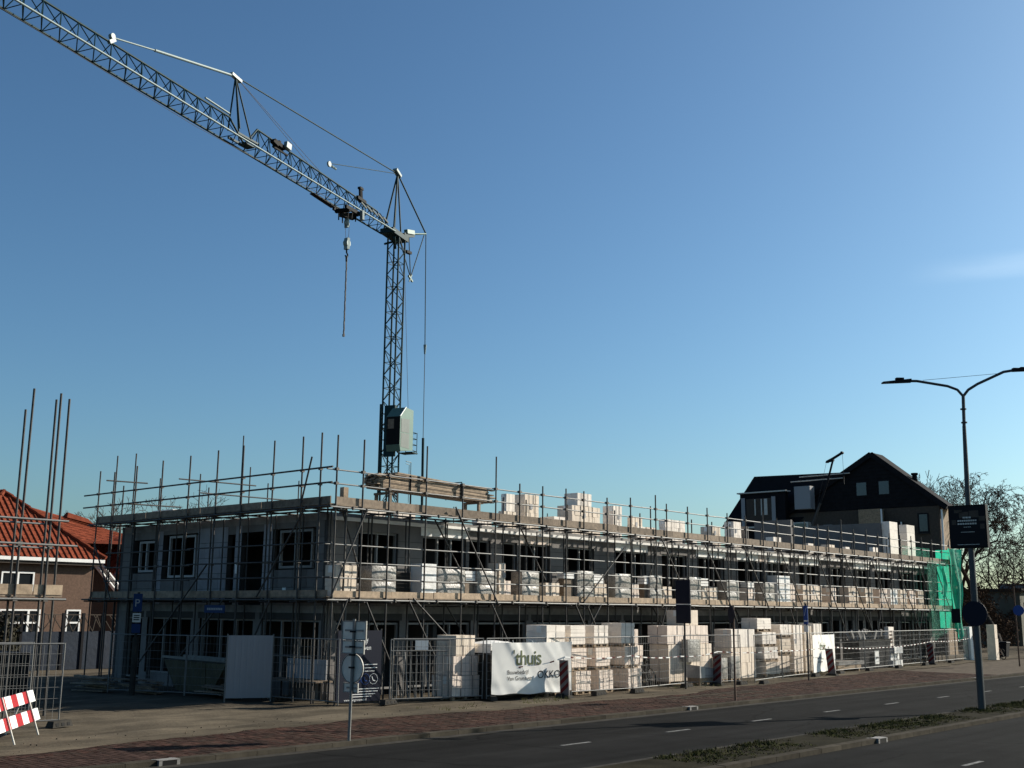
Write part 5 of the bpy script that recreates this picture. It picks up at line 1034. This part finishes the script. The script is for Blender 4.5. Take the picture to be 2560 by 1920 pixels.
netmat('netsolid', .93); netmat('netthin', .3)
EYE_SCALE[:] = [0.935, 0.19]
t = thing('debris_net', 'green debris netting hanging down the far end of the scaffold', 'netting', (80, 30.4, 7.5))
def nf(u, v): 
    x = 80.0+2.3*u*(1-.18*(1-v)); z = 7.45-(1-v)*(5.5+.9*(1-abs(2*u-.9))); return (x+.3*(1-v), 30.35-.12*math.sin(u*11+v*3)-.08*math.sin(v*9+u*4), z)
b = MB(); b.grid(nf, 24, 30); b.build('hanging_strip', 'netsolid', t, smooth=True)
b = MB(); b.grid(lambda u, v: (76.4+3.5*u, 30.38-.04*math.sin(u*13+v*5), 1.9+4.6*v-.8*(1-u)*(1-v)), 16, 16); b.build('thin_sheet', 'netthin', t, smooth=True)
b = MB(); b.grid(lambda u, v: (77.9+.7*u+.3*math.sin(v*3), 30.2-.1*math.sin(u*6+v*4), 4.3+2.0*v-.3*u), 8, 12); b.build('loose_fold', 'netsolid', t, smooth=True)
b = MB(); b.grid(lambda u, v: (75.2+4.6*u, 31.6+.05*math.sin(u*12), 6.5+.95*v), 14, 6); b.build('rail_sheet', 'netthin', t, smooth=True)
b = MB(); b.grid(lambda u, v: (81.2, 30.4+1.3*u, 2.0+5.4*v), 6, 14); b.build('end_sheet', 'netsolid', t, smooth=True)

EYE_SCALE[:] = [1.0, 0.0]
# ------------------------------------------------------------------ brick house at left
hs = thing('brick_house', 'brown brick house with an orange hipped tile roof at the left edge', 'house', (31, 67, 0))
HX0, HX1, HY0, HY1 = 26.4, 35.75, 65.6, 78; EV = 5.5
def wall_open(y, x0, x1, z0, z1, ops):
    b = MB(); xs = sorted({x0, x1, *[o[0] for o in ops], *[o[1] for o in ops]})
    for p, q in zip(xs, xs[1:]):
        cut = sorted([(o[2], o[3]) for o in ops if o[0] <= p and o[1] >= q]); z = z0
        for a_, c_ in cut: b.box((p, y, z), (q, y+.3, a_)); z = c_
        b.box((p, y, z), (q, y+.3, z1))
    return b
WO = [(30.1, 32.05, 3.75, 4.85), (30.2, 32.6, .9, 2.72), (34.2, 35.1, .9, 2.72), (27.2, 29, 3.75, 4.85), (27.2, 29, .9, 2.72)]
fwall = wall_open(HY0, HX0, HX1, 0, EV, WO).build('wall', 'brown', hs)
b = MB(); b.box((HX1-.3, HY0+.31, 0), (HX1, HY1, EV)); b.box((HX0, HY0+.31, 0), (HX0+.3, HY1, EV)); b.build('side_walls', 'brown', hs, kind='stuff')
b = MB(); b.box((HX0+.3, HY0+3, 0), (HX1-.3, HY0+3.1, EV)); b.build('inner_wall', 'ink', hs)
for (x0, x1, z0, z1) in WO:
    b = MB(); f_ = .09
    b.box((x0, HY0-.04, z0), (x0+f_, HY0+.08, z1)); b.box((x1-f_, HY0-.04, z0), (x1, HY0+.08, z1)); b.box((x0+f_, HY0-.04, z1-f_), (x1-f_, HY0+.08, z1)); b.box((x0+f_, HY0-.04, z0), (x1-f_, HY0+.08, z0+f_))
    zt2 = z0+(z1-z0)*.58; 
    if x1-x0 > 1.2: xm = x0+(x1-x0)*(.5 if z0 > 3 else .7); b.box((xm-.06, HY0-.05, z0+f_), (xm+.06, HY0+.07, z1-f_))
    if z0 < 3: b.box((x0+f_, HY0-.055, zt2-.05), (x1-f_, HY0+.06, zt2+.05))
    w_ = b.build('window_frame', 'white', hs); b = MB(); b.box((x0+f_, HY0+.02, z0+f_), (x1-f_, HY0+.03, z1-f_)); b.build('pane', 'glass', w_)
    if z0 < 3: b = MB(); b.grid(lambda u, v: (x0+.12+(x1-x0-.4)*u, HY0+.2+.03*math.sin(u*40), z0+.1+(zt2-z0-.2)*v), 40, 1); b.build('curtain', 'curtain', w_)
b = MB(); b.box((HX0-.5, HY0-.5, EV), (HX1+.4, HY0+.02, EV+.2)); b.build('gutter', 'white', hs); b = MB(); b.box((HX0-.45, HY0-.4, EV-.18), (HX1+.3, HY0-.02, EV-.01)); b.build('eaves_board', 'darkbrick', hs)
# hipped front slope of tiles: eaves at HY0-.45, apex
AX, AY, AZh = 31.75, 69.9, 9.75; EY = HY0-.5; EX0, EX1 = 27.2, 36.2; EZ = EV+.2
b = MB(); b.quad((EX0, EY, EZ-.02), (EX1, EY, EZ-.02), (AX, AY, AZh-.03)); b.quad((EX1, EY, EZ-.02), (EX1, HY1, EZ-.02), (AX, HY1-4, AZh-.03), (AX, AY, AZh-.03)); b.quad((EX0, EY, EZ-.02), (AX, AY, AZh-.03), (AX, HY1-4, AZh-.03), (EX0, HY1, EZ-.02)); rf = b.build('roof', 'tile', hs)
# pantile mesh shared
tm = MB()
tm.grid(lambda u, v: (u-.5, v, .3*math.sin(math.pi*2*u+.6)-.2+(.045*(1-v))), 8, 1)
tm.quad(*[(u/6-.5, 0, .3*math.sin(math.pi*2*u/6+.6)-.2+.045) for u in range(7)]+[(.5, 0, -.25), (-.5, 0, -.25)])
def tilemesh(m):
    me = bpy.data.meshes.new('pantile_'+m); me.from_pydata(tm.v, [], tm.f); me.materials.append(M[m]); return me
def tiles(parent, m, origin, ux, vy, inside, tw, tl, nu, nv, limit=290, name='roof_tile'):
    me = tilemesh(m); ux, vy = Vector(ux).normalized(), Vector(vy).normalized(); nz = ux.cross(vy); off = world_loc(parent); cnt = 0
    for j in range(nv):
        for i in range(nu):
            p = Vector(origin)+ux*(i+.5)*tw+vy*j*tl
            if not inside(p+vy*tl*.5): continue
            if cnt >= limit: return
            o = bpy.data.objects.new(name, me); k_ = .26
            o.matrix_basis = Matrix(((ux.x*tw, vy.x*tl*1.04, nz.x*k_, p.x-off.x), (ux.y*tw, vy.y*tl*1.04, nz.y*k_, p.y-off.y), (ux.z*tw, vy.z*tl*1.04, nz.z*k_, p.z-off.z), (0, 0, 0, 1)))
            LINK(o); o.parent = parent; cnt += 1
sv = Vector((0, AY-EY, AZh-EZ)).normalized(); SL = Vector((0, AY-EY, AZh-EZ)).length
def in_front(p):
    f = (p.z-EZ)/(AZh-EZ); return EX0+(AX-EX0)*f-.05 < p.x < EX1+(AX-EX1)*f+.05 and f < 1 and p.x > 28.6
tiles(hs, 'tile', (EX0, EY, EZ+.03), (1, 0, 0), sv, in_front, .36, .42, 25, int(SL/.42)+1)
for (p, q) in (((EX1, EY, EZ+.08), (AX, AY, AZh+.05)), ((EX0, EY, EZ+.08), (AX, AY, AZh+.05)), ((AX, AY, AZh+.05), (AX, HY1-4, AZh+.05))):
    n = 12
    for k in range(n): 
        a_, c_ = Vector(p).lerp(Vector(q), k/n), Vector(p).lerp(Vector(q), (k+1.08)/n); b = MB(); b.tube(a_+upv*.03, c_, .14, .12, n=7); b.build('ridge_tile', 'tile', hs)
# second house behind: orange slope, dark tiled slope with verge board
h2 = thing('tiled_house', 'house behind with a smooth orange roof and a dark red tiled slope', 'house', (41, 75, 0))
b = MB()
q0, q1, q2, q3 = (33.0, 71, 6.9), (43.4, 71, 7.1), (45.4, 76, 7.7), (35.2, 76, 9.75)
b.quad(q0, q1, q2, q3); b.quad((35.2, 76, 9.75), (45.4, 76, 7.7), (47, 82, 5), (35.5, 82, 5)); rf2 = b.build('roof', 'tile', h2)
n = 7
for j in range(1, 12):
    f = j/12; a_, c_ = Vector(q0).lerp(Vector(q3), f), Vector(q1).lerp(Vector(q2), f); b = MB(); b.bar(a_+Vector((0, -.05, .03)), c_+Vector((0, -.05, .03)), .05, .03); b.build('tile_course', 'tile', rf2)
b = MB(); b.box((43.4, 72, 0), (46, 80, 6.2)); b.build('wall', 'brown', h2)
b = MB(); b.obox([(38.9, 75.6, 8.95), (40.9, 75.6, 8.6), (40.9, 76.4, 8.6), (38.9, 76.4, 8.95)], [(39.1, 75.9, 9.32), (40.6, 75.9, 8.98), (40.6, 76.2, 8.98), (39.1, 76.2, 9.32)]); b.build('ridge_dormer', 'tile', h2)
# dark tiled slope in shade with a white verge board
an = thing('tiled_annex', 'annex with a dark red pantiled slope and a white verge board', 'annex', (36, 64, 0))
T1, T2, T4, T3 = Vector((41.0, 77.5, 7.51)), Vector((42.5, 73.5, 7.44)), Vector((40.6, 74.0, 6.0)), Vector((40.0, 69.7, 4.05))
nz_ = Vector((-.62, -.25, .74)).normalized(); ux_ = (T2-T1).normalized(); vy_ = nz_.cross(ux_).normalized()
if vy_.z < 0: vy_ = -vy_
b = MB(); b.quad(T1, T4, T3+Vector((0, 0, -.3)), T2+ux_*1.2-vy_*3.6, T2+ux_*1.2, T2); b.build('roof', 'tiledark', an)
o0 = T1-vy_*4.2-ux_*.2
def in_dark(p):
    d_ = (T3-T4); w_ = p-T4; side = d_.cross(w_).dot(nz_); return side > -.02
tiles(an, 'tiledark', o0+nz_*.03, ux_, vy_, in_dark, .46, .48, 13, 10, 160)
b = MB(); b.bar(T4+Vector((-.1, -.1, 0)), T3+Vector((-.1, -.1, 0)), .1, .3); b.bar(T4+Vector((-.45, -.1, -.1)), T3+Vector((-.45, -.1, -.1)), .1, .22); b.build('verge_board', 'white', an)
b = MB(); b.box((41.6, 71.5, 0), (43, 77, 5.2)); b.build('wall', 'brown', an)
# garden fence and hedge in front of the brick house
t = thing('garden_fence', 'dark board garden fence with a lattice top before the brick house', 'fence', (24, 50, 0))
gx0, gx1, gy = 18.0, 31.0, 52.0
for k in range(13):
    x = gx0+k; boxo('fence_board', (x+.03, gy, 0), (x+.97, gy+.04, 1.75), 'bluetarp' if k > 6 else 'hedge', t); boxo('fence_post', (x-.06, gy-.05, 0), (x+.06, gy+.07, 2.6), 'ink', t)
b = MB(); rr = random.Random(4)
for k in range(26): x = gx0+k*.5; b.bar((x, gy, 1.75), (x+rr.uniform(-.5, .6), gy, 2.5), .05, .03); b.bar((x+.5, gy, 1.75), (x+rr.uniform(-.2, .3), gy, 2.5), .05, .03)
b.bar((gx0, gy, 2.52), (gx1, gy, 2.52), .05, .04); b.build('lattice_top', 'darkbrick', t, kind='stuff')
# leafy bits
def hedge(name, label, x0, y0, x1, y1, h, n, m='hedge', cat='hedge'):
    b = MB(); rr = random.Random(int(x0*10))
    for _ in range(n):
        u = rr.random(); x, y, z = x0+(x1-x0)*u+rr.gauss(0, .15), y0+(y1-y0)*u+rr.gauss(0, .3), h*rr.random()**.7*(.8+.3*math.sin(u*9))
        a = Vector((rr.gauss(0, 1), rr.gauss(0, 1), rr.gauss(0, 1))).normalized()*.12; c = Vector((rr.gauss(0, 1), rr.gauss(0, 1), rr.gauss(0, 1))).normalized()*.1; p = Vector((x, y, z)); b.quad(p-a, p+c, p+a, p-c)
    tag(b.build(name, m), label, cat)
hedge('hedge', 'dark scrubby hedge in front of the brick house windows', 18.5, 50.2, 24.5, 51.6, 2.4, 2600)
t = thing('site_container', 'low dark container standing in shade behind the left edge fence', 'container', (14, 36, 0))
b = MB(); b.box((8, 35, 0), (17.2, 37, 1.5)); b.build('container_body', 'ink', t); b = MB()
for k in range(40): b.box((8+k*.23, 34.96, .1), (8.1+k*.23, 34.998, 1.4))
b.build('corrugation', 'darkconc', t, kind='stuff')

# ------------------------------------------------------------------ dark gabled house at right
t = thing('gabled_house', 'large black clad house with a gable rising behind the far end of the terrace', 'house', (85, 40, 0)); dh = t
GX = 86.0
ap, gl_, gr_ = (GX, 38.15, 15.15), (GX, 45.2, 11.2), (GX, 33.05, 11.05)
b = MB(); b.obox([(GX, 33.05, 0), (GX, 46.5, 0), (GX, 46.5, 11.0), (GX, 33.05, 11.0)], [(GX+.3, 33.05, 0), (GX+.3, 46.5, 0), (GX+.3, 46.5, 11.0), (GX+.3, 33.05, 11.0)]); b.build('gable_wall', 'darkbrick', t)
b = MB(); b.obox([(GX-.02, 33.0, 11.0), (GX-.02, 45.4, 11.0), ap], [(GX+.25, 33.0, 11.0), (GX+.25, 45.4, 11.0), (GX+.25, ap[1], ap[2])]); cl = b.build('gable_cladding', 'clad', t)
for k in range(14):
    z = 11.05+k*.29; f = (z-11)/(ap[2]-11); ya, yb = 33.0+(ap[1]-33)*f, 45.4+(ap[1]-45.4)*f
    if yb-ya > .6: boxo('cladding_board', (GX-.05, ya, z), (GX-.02, yb, z+.26), 'clad', cl)
b = MB(); b.bar((GX-.22, 32.45, 10.83), (GX-.22, ap[1], ap[2]+.16), .1, .42); b.build('bargeboard', 'clad', t); b = MB(); b.bar((GX-.23, 45.95, 10.83), (GX-.23, ap[1], ap[2]+.16), .1, .42); b.build('bargeboard', 'clad', t); b = MB(); b.box((GX+.3, 33.05, 0), (GX+1.9, 33.35, 11.0)); b.build('side_wall', 'pallet', t)
b = MB(); b.obox([(GX-.15, 32.5, 10.75), (GX+2.0, 32.5, 10.75), (GX+2.0, ap[1], ap[2]+.1), (GX-.15, ap[1], ap[2]+.1)], [(GX-.15, 32.5, 10.95), (GX+2.0, 32.5, 10.95), (GX+2.0, ap[1], ap[2]+.32), (GX-.15, ap[1], ap[2]+.32)]); b.build('roof', 'clad', t)
b = MB(); b.obox([(GX-.15, 45.9, 10.75), (GX+2.0, 45.9, 10.75), (GX+2.0, ap[1], ap[2]+.1), (GX-.15, ap[1], ap[2]+.1)], [(GX-.15, 45.9, 10.95), (GX+2.0, 45.9, 10.95), (GX+2.0, ap[1], ap[2]+.32), (GX-.15, ap[1], ap[2]+.32)]); b.build('roof', 'clad', t)
for y0 in (36.8, 38.65): 
    b = MB(); b.box((GX-.08, y0, 12.05), (GX-.055, y0+.95, 13.2)); w_ = b.build('window_frame', 'ink', t); b = MB(); b.box((GX-.1, y0+.07, 12.12), (GX-.085, y0+.88, 13.13)); b.build('pane', 'glassblue', w_)
b = MB(); b.box((GX-.06, 33.9, 9.0), (GX-.005, 34.75, 10.5)); w_ = b.build('window_frame', 'ink', t); b = MB(); b.box((GX-.075, 34.0, 9.12), (GX-.065, 34.62, 10.4)); b.build('pane', 'glassblue', w_); b = MB(); b.box((GX-.15, 33.85, 8.9), (GX-.065, 34.8, 8.99)); b.build('sill', 'darkconc', w_)
tubeo('downpipe', (GX-.1, 32.9, 2), (GX-.1, 32.85, 10.7), .07, 'white', t)
for y in (35.3, 41.3): b = MB(); zc_ = ap[2]+.2-abs(y-ap[1])*(ap[2]-10.8)/5.5*.98; b.tube((GX+1.2, y, zc_-.5), (GX+1.2, y, zc_+.45), .2, n=8); b.tube((GX+1.2, y, zc_+.45), (GX+1.2, y, zc_+.6), .28, n=8); b.build('flue', 'clad', t)
# wing with hipped roof and inset balcony
b = MB(); b.quad((GX-.3, 51.9, 10.0), (GX-.3, 44.9, 10.0), (GX+1.6, 40.4, 14.25), (GX+1.6, 49.6, 14.5)); b.quad((GX-.3, 51.9, 10.0), (GX+1.6, 49.6, 14.5), (GX+9, 51.9, 10.0)); b.quad((GX+1.6, 40.4, 14.25), (GX+9, 40, 10), (GX+9, 51.9, 10), (GX+1.6, 49.6, 14.5)); b.build('wing_roof', 'clad', t)
b = MB(); b.box((GX, 44.9, 0), (GX+8, 51.4, 10.0)); b.build('wing_wall', 'clad', t)
b = MB(); b.box((GX-.9, 45.4, 10.0), (GX-.35, 49.6, 12.75)); db = b.build('dormer', 'clad', t)
b = MB(); b.box((GX-.95, 46.4, 10.3), (GX-.91, 49.0, 12.3)); b.build('dormer_glazing', 'darkbrick', db)
b = MB(); b.box((GX-1.1, 45.2, 12.76), (GX-.3, 49.8, 12.86)); b.build('dormer_roof', 'signback', db)
for y in (46.25, 49.1): b = MB(); b.box((GX-1.0, y, 10.0), (GX-.96, y+.35, 12.4)); b.build('dormer_post', 'hoard', db)
for y in (47.0, 47.5, 48.1): b = MB(); b.box((GX-1.0, y, 10.9), (GX-.96, y+(.3 if y < 47.2 else .1), 12.25)); b.build('dormer_strip', 'signback', db)
b = MB(); b.box((GX-1.15, 45.1, 9.85), (GX-.32, 49.9, 9.98)); b.build('balcony_floor', 'signback', db)
b = MB(); b.box((GX-1.2, 43.0, 11.2), (GX-.42, 44.4, 13.05)); b.build('light_panel', 'hoard', t)
b = MB(); b.box((GX-.6, 43.6, 8.3), (GX-.05, 44.9, 10.2)); b.build('bay_frame', 'signback', t); b = MB(); b.box((GX-.64, 43.75, 9.4), (GX-.61, 44.75, 10.1)); b.build('bay_pane', 'glass', t)
b = MB(); b.box((GX-.5, 41.6, 8.2), (GX-.05, 42.3, 9.9)); b.build('panel_box', 'hoard', t)
b = MB(); b.box((GX-.7, 37.4, 8.4), (GX-.05, 39.2, 10.95)); b.build('timber_shed', 'pallet', t); tubeo('white_pipe', (GX-.75, 37.3, 8.5), (GX-.75, 37.3, 10.9), .07, 'white', t)
b = MB(); b.box((GX-.6, 35.9, 8.4), (GX-.05, 37.2, 9.9)); b.build('dark_cabinet', 'ink', t); tubeo('white_pipe', (GX-.66, 35.8, 8.4), (GX-.66, 35.8, 9.85), .06, 'white', t)
for z, y0, y1 in ((13.9, 39.8, 44.2), (13.55, 40.4, 45.0)): tubeo('roof_pipe', (GX-.6, y0, z), (GX-.6, y1, z-.03), .04, 'signback', t)
# small loading crane in front of the dark house
t = thing('loading_crane', 'slim dark hoist arm leaning up in front of the black house', 'hoist', (80, 40.5, 8))
K = [Vector((80, 41.2, 6.3)), Vector((80, 40.75, 8.8)), Vector((80, 39.75, 11.1)), Vector((80, 39.05, 12.8)), Vector((80, 38.6, 14.2))]
b = MB(); b.tube(K[0], K[1], .14, n=8); b.tube(K[1], K[2], .12, .1, n=8); b.build('lower_arm', 'steel', t); b = MB(); b.tube(K[2], K[3], .09, n=8); b.tube(K[3], K[4], .08, n=8); b.build('upper_arm', 'ink', t)
b = MB(); b.bar(K[4]+Vector((0, .45, -.05)), K[4]+Vector((0, -.75, .55)), .14, .16); b.obox([K[4]+Vector((-.1, .55, -.1)), K[4]+Vector((.1, .55, -.1)), K[4]+Vector((.1, -.1, .0)), K[4]+Vector((-.1, -.1, .0))], [K[4]+Vector((-.1, .5, .05)), K[4]+Vector((.1, .5, .05)), K[4]+Vector((.1, -.1, .3)), K[4]+Vector((-.1, -.1, .3))]); b.tube(K[4]+Vector((-.1, -.78, .57)), K[4]+Vector((.1, -.78, .57)), .11, n=8); b.build('jib_head', 'ink', t)
tubeo('rope', K[4]+Vector((0, -.8, .55)), K[4]+Vector((0, -.83, -1.0)), .012, 'rope', t); b = MB(); b.tube(K[4]+Vector((0, -.83, -1.0)), K[4]+Vector((0, -.83, -1.2)), .08, n=6); b.bar(K[4]+Vector((0, -.83, -1.2)), K[4]+Vector((0, -.83, -1.8)), .05); b.build('hook', 'ink', t)
tubeo('rope', K[4]+Vector((0, .5, 0)), Vector((80, 40.1, 10.6)), .01, 'rope', t)
b = MB(); b.box((79.6, 40.8, 0), (80.4, 41.6, 6.35)); b.build('hoist_base', 'steel', t)

# ------------------------------------------------------------------ trees
def tree(label, x, y, h, seed, spread=1.0, m='bark', trunk_r=.28, depth=6, droop=.0, fork=.3, dens=1.0):
    rr = random.Random(seed); t = thing('bare_tree', label, 'tree', (x, y, 0), 'bare trees beyond the terrace'); tb_ = MB(); cb = MB()
    def grow(p, d, L_, r, k):
        n = 3 if k < 3 else 2; q = p; dd = d
        for s in range(n):
            dd = (dd+Vector((rr.gauss(0, .13), rr.gauss(0, .13), rr.gauss(0, .1)-(droop*(k-1)*.14 if k > 1 else 0)))).normalized(); nq = q+dd*L_/n; r2 = max(.018, r*(1-.33/n))
            (tb_ if k == 0 else cb).tube(q, nq, r, r2, n=6 if k < 2 else (4 if k < 4 else 3)); q = nq; r = r2
            if k > 1:
                for _ in range(2 if dens > 1 else 1):
                    if rr.random() < .6*dens: side(q, dd, L_*.55, r*.5, k+2)
        if k >= depth: return
        m_ = 3 if k < 2 or rr.random() < .45*dens else 2
        a0 = rr.uniform(0, 6.28)
        for j in range(m_):
            ang = rr.uniform(.3, .75)*spread*(1.15 if k else .9); az = a0+j*6.28/m_+rr.gauss(0, .3); ax = dd.orthogonal().normalized(); ay = dd.cross(ax)
            nd = (dd*math.cos(ang)+(ax*math.cos(az)+ay*math.sin(az))*math.sin(ang)+Vector((0, 0, .12))).normalized(); grow(q, nd, L_*rr.uniform(.62, .84), r*rr.uniform(.62, .78), k+1)
    def side(p, d, L_, r, k):
        if k > depth+1: return
        nd = (d+Vector((rr.gauss(0, .7), rr.gauss(0, .7), rr.gauss(0, .5)))).normalized(); cb.tube(p, p+nd*L_*.6, max(.016, r*.6), .01, n=3)
    grow(Vector((x, y, -.1)), Vector((rr.gauss(0, .04), rr.gauss(0, .04), 1)), h*fork, trunk_r, 0)
    tb_.build('trunk', m, t, smooth=True); cb.build('crown', m if m != 'bark' else 'twig', t)
tree('big bare tree with arching branches right of the advert board', 97.5, 33.2, 17, 3, 1.0, trunk_r=.42, droop=.5, fork=.27, depth=8, dens=1.5)
tree('bare tree rising behind the advert board', 103, 38.5, 15.5, 11, .9, trunk_r=.3, fork=.3, depth=7, dens=1.4)
tree('slender bare tree left of the lamp post behind the net', 99, 39.8, 9.5, 5, .8, trunk_r=.16, fork=.34)
tree('short dark tree by the flat building at right', 104, 32.8, 9.5, 21, 1.0, trunk_r=.25, droop=.3, depth=7)
tree('bare street tree second from the right edge', 112, 33.4, 11, 33, 1.0, trunk_r=.27, droop=.2, depth=7)
tree('bare street tree at the right edge of the view', 118, 30.5, 12, 8, 1.1, trunk_r=.3, droop=.2, depth=7)
tree('far bare tree behind the flat building', 135, 46, 13, 14, 1.0, trunk_r=.3, depth=7)
tree('thin bare tree tip showing between orange roof and left scaffold', 45, 83, 9.8, 17, .9, trunk_r=.2, depth=7)
tree('round bushy tree top showing above the left deck', 58, 92, 13, 19, 1.0, trunk_r=.25, depth=7)
hedge('scrub', 'brown scrub band under the bare trees at right', 100, 37, 128, 40, 5.2, 9000, 'twig', 'scrub')
# far flat buildings
t = thing('flat_building', 'low olive grey flat building behind the bare trees at right', 'building', (120, 38, 0)); b = MB(); b.box((118, 38, 0), (128, 46, 5.2)); b.build('wall', 'farwall', t); b = MB(); b.box((117.7, 37.7, 5.2), (128.3, 46.3, 5.5)); b.build('roof_edge', 'darkconc', t)
for k in range(4): b = MB(); b.box((119+k*2.3, 37.95, 2.6), (120.4+k*2.3, 37.99, 4.2)); b.build('window', 'glass', t)
t = thing('flat_building', 'pale grey distant building at the right edge with dark windows', 'building', (140, 36, 0)); b = MB(); b.box((142, 36, 0), (170, 48, 6.6)); b.build('wall', 'fargrey', t)
for k in range(8): 
    for z in (1.0, 4.0): b = MB(); b.box((143+k*3.2, 35.94, z), (144.8+k*3.2, 35.99, z+1.5)); b.build('window', 'glassblue', t)
b = MB(); b.box((141.96, 37, 1), (141.99, 47, 2.6)); b.build('window', 'glassblue', t)
t = thing('flat_building', 'grey row of distant houses closing the street', 'building', (210, 60, 0)); b = MB(); b.box((205, 52, 0), (260, 80, 5.2)); b.build('wall', 'fargrey', t); b = MB(); b.obox([(204, 51, 5.2), (261, 51, 5.2), (261, 81, 5.2), (204, 81, 5.2)], [(208, 64, 7.5), (258, 64, 7.5), (258, 66, 7.5), (208, 66, 7.5)]); b.build('roof', 'fargrey', t)
def car(label, x, y, m):
    t = thing('parked_car', label, 'car', (x, y, 0)); pr = [(-2.1, .3), (-2.15, .75), (-1.5, .9), (-1.0, 1.42), (.7, 1.45), (1.35, .95), (2.1, .8), (2.15, .3)]
    b = MB(); b.obox([(x+a_, y-.85, z) for a_, z in pr], [(x+a_, y+.85, z) for a_, z in pr]); b.build('body', m, t)
    b = MB(); b.obox([(x+a_, y-.87, z) for a_, z in ((-1.35, .95), (-.95, 1.36), (.65, 1.38), (1.15, .97))], [(x+a_, y-.852, z) for a_, z in ((-1.35, .95), (-.95, 1.36), (.65, 1.38), (1.15, .97))]); b.build('side_window', 'glass', t)
    b = MB(); b.quad((x-2.0, y-.75, .9+.0), (x-2.0, y+.75, .9), (x-1.1, y+.7, 1.36), (x-1.1, y-.7, 1.36)); 
    for s in (-1.35, 1.3): w_ = MB(); w_.tube((x+s, y-.9, .32), (x+s, y-.7, .32), .32, n=14); w_.build('wheel', 'black', t)
    for s in (-.6, .6): w_ = MB(); w_.box((x-2.17, y+s-.12, .62), (x-2.13, y+s+.12, .74)); w_.build('headlight', 'signwhite', t)
car('dark parked car under the street trees', 124, 40.5, 'ink'); car('pale parked car at the far right behind the trees', 131, 39.5, 'hoard')

# ------------------------------------------------------------------ walking person
def person(label, x, y, ang):
    t = thing('person', label, 'person', (x, y, 0)); u = Vector((math.cos(ang), math.sin(ang), 0)); v = Vector((-u.y, u.x, 0))
    P = lambda f, s, z: u*f+v*s+upv*z
    J = {'pel': (P(0, 0, .95), .14), 'chest': (P(.05, 0, 1.3), .16), 'neck': (P(.08, 0, 1.5), .06), 'head': (P(.11, 0, 1.62), .1), 'crown': (P(.11, 0, 1.72), .085),
         'hl': (P(0, .1, .9), .1), 'kl': (P(.22, .1, .5), .065), 'al': (P(.34, .1, .09), .045), 'tl': (P(.5, .1, .04), .04), 'hr': (P(0, -.1, .9), .1), 'kr': (P(-.1, -.1, .48), .065), 'ar': (P(-.42, -.1, .14), .045), 'tr': (P(-.3, -.1, .04), .035),
         'sl': (P(.05, .2, 1.42), .065), 'el': (P(-.12, .26, 1.15), .05), 'wl': (P(-.02, .26, .9), .038), 'sr': (P(.05, -.2, 1.42), .065), 'er': (P(.12, -.26, 1.15), .05), 'wr': (P(.3, -.24, 1.0), .038)}
    E_ = [('pel', 'chest'), ('chest', 'neck'), ('neck', 'head'), ('head', 'crown'), ('pel', 'hl'), ('hl', 'kl'), ('kl', 'al'), ('al', 'tl'), ('pel', 'hr'), ('hr', 'kr'), ('kr', 'ar'), ('ar', 'tr'), ('chest', 'sl'), ('sl', 'el'), ('el', 'wl'), ('chest', 'sr'), ('sr', 'er'), ('er', 'wr')]
    ks = list(J); me = bpy.data.meshes.new('body'); me.from_pydata([J[k][0] for k in ks], [(ks.index(a_), ks.index(c_)) for a_, c_ in E_], []); o = bpy.data.objects.new('body', me); LINK(o); o.parent = t
    o.modifiers.new('skin', 'SKIN'); sv_ = me.skin_vertices
    if not sv_: bpy.context.view_layer.objects.active = o; bm = bmesh.new(); bm.from_mesh(me); bm.verts.layers.skin.verify(); bm.to_mesh(me); bm.free(); sv_ = me.skin_vertices
    for k, d_ in zip(ks, sv_[0].data): d_.radius = (J[k][1], J[k][1])
    sv_[0].data[0].use_root = True; s2 = o.modifiers.new('smooth', 'SUBSURF'); s2.levels = s2.render_levels = 1; me.materials.append(M['cloth'])
    b = MB(); b.grid(lambda a_, c_: (x+u.x*.11+.104*math.cos(6.283*a_)*math.sin(3.14*c_), y+u.y*.11+.104*math.sin(6.283*a_)*math.sin(3.14*c_), 1.665+.12*math.cos(3.14*c_)), 12, 8); b.build('hair', 'ink', t, smooth=True)
    b = MB(); b.grid(lambda a_, c_: (x+u.x*.165+.075*math.cos(6.283*a_)*math.sin(3.14*c_), y+u.y*.165+.075*math.sin(6.283*a_)*math.sin(3.14*c_), 1.62+.09*math.cos(3.14*c_)), 10, 8); b.build('face', 'skin', t, smooth=True)
    for s, f, z in ((.26, -.02, .86), (-.24, .31, .96)):
        q = Vector((x, y, 0))+P(f, s, z); b = MB(); b.bar(q, q-upv*.09, .075, .03)
        for k in range(4): b.tube(q-upv*.085+u*(.028-.019*k), q-upv*(.155+.012*(k in (1, 2)))+u*(.032-.016*k), .009, .007, n=5)
        b.tube(q-upv*.03+u*.035, q-upv*.09+u*.065, .01, .008, n=5); b.build('hand', 'skin', t)
person('person in dark clothes striding along the far pavement beyond the lamp', 112, 38.6, math.radians(155))
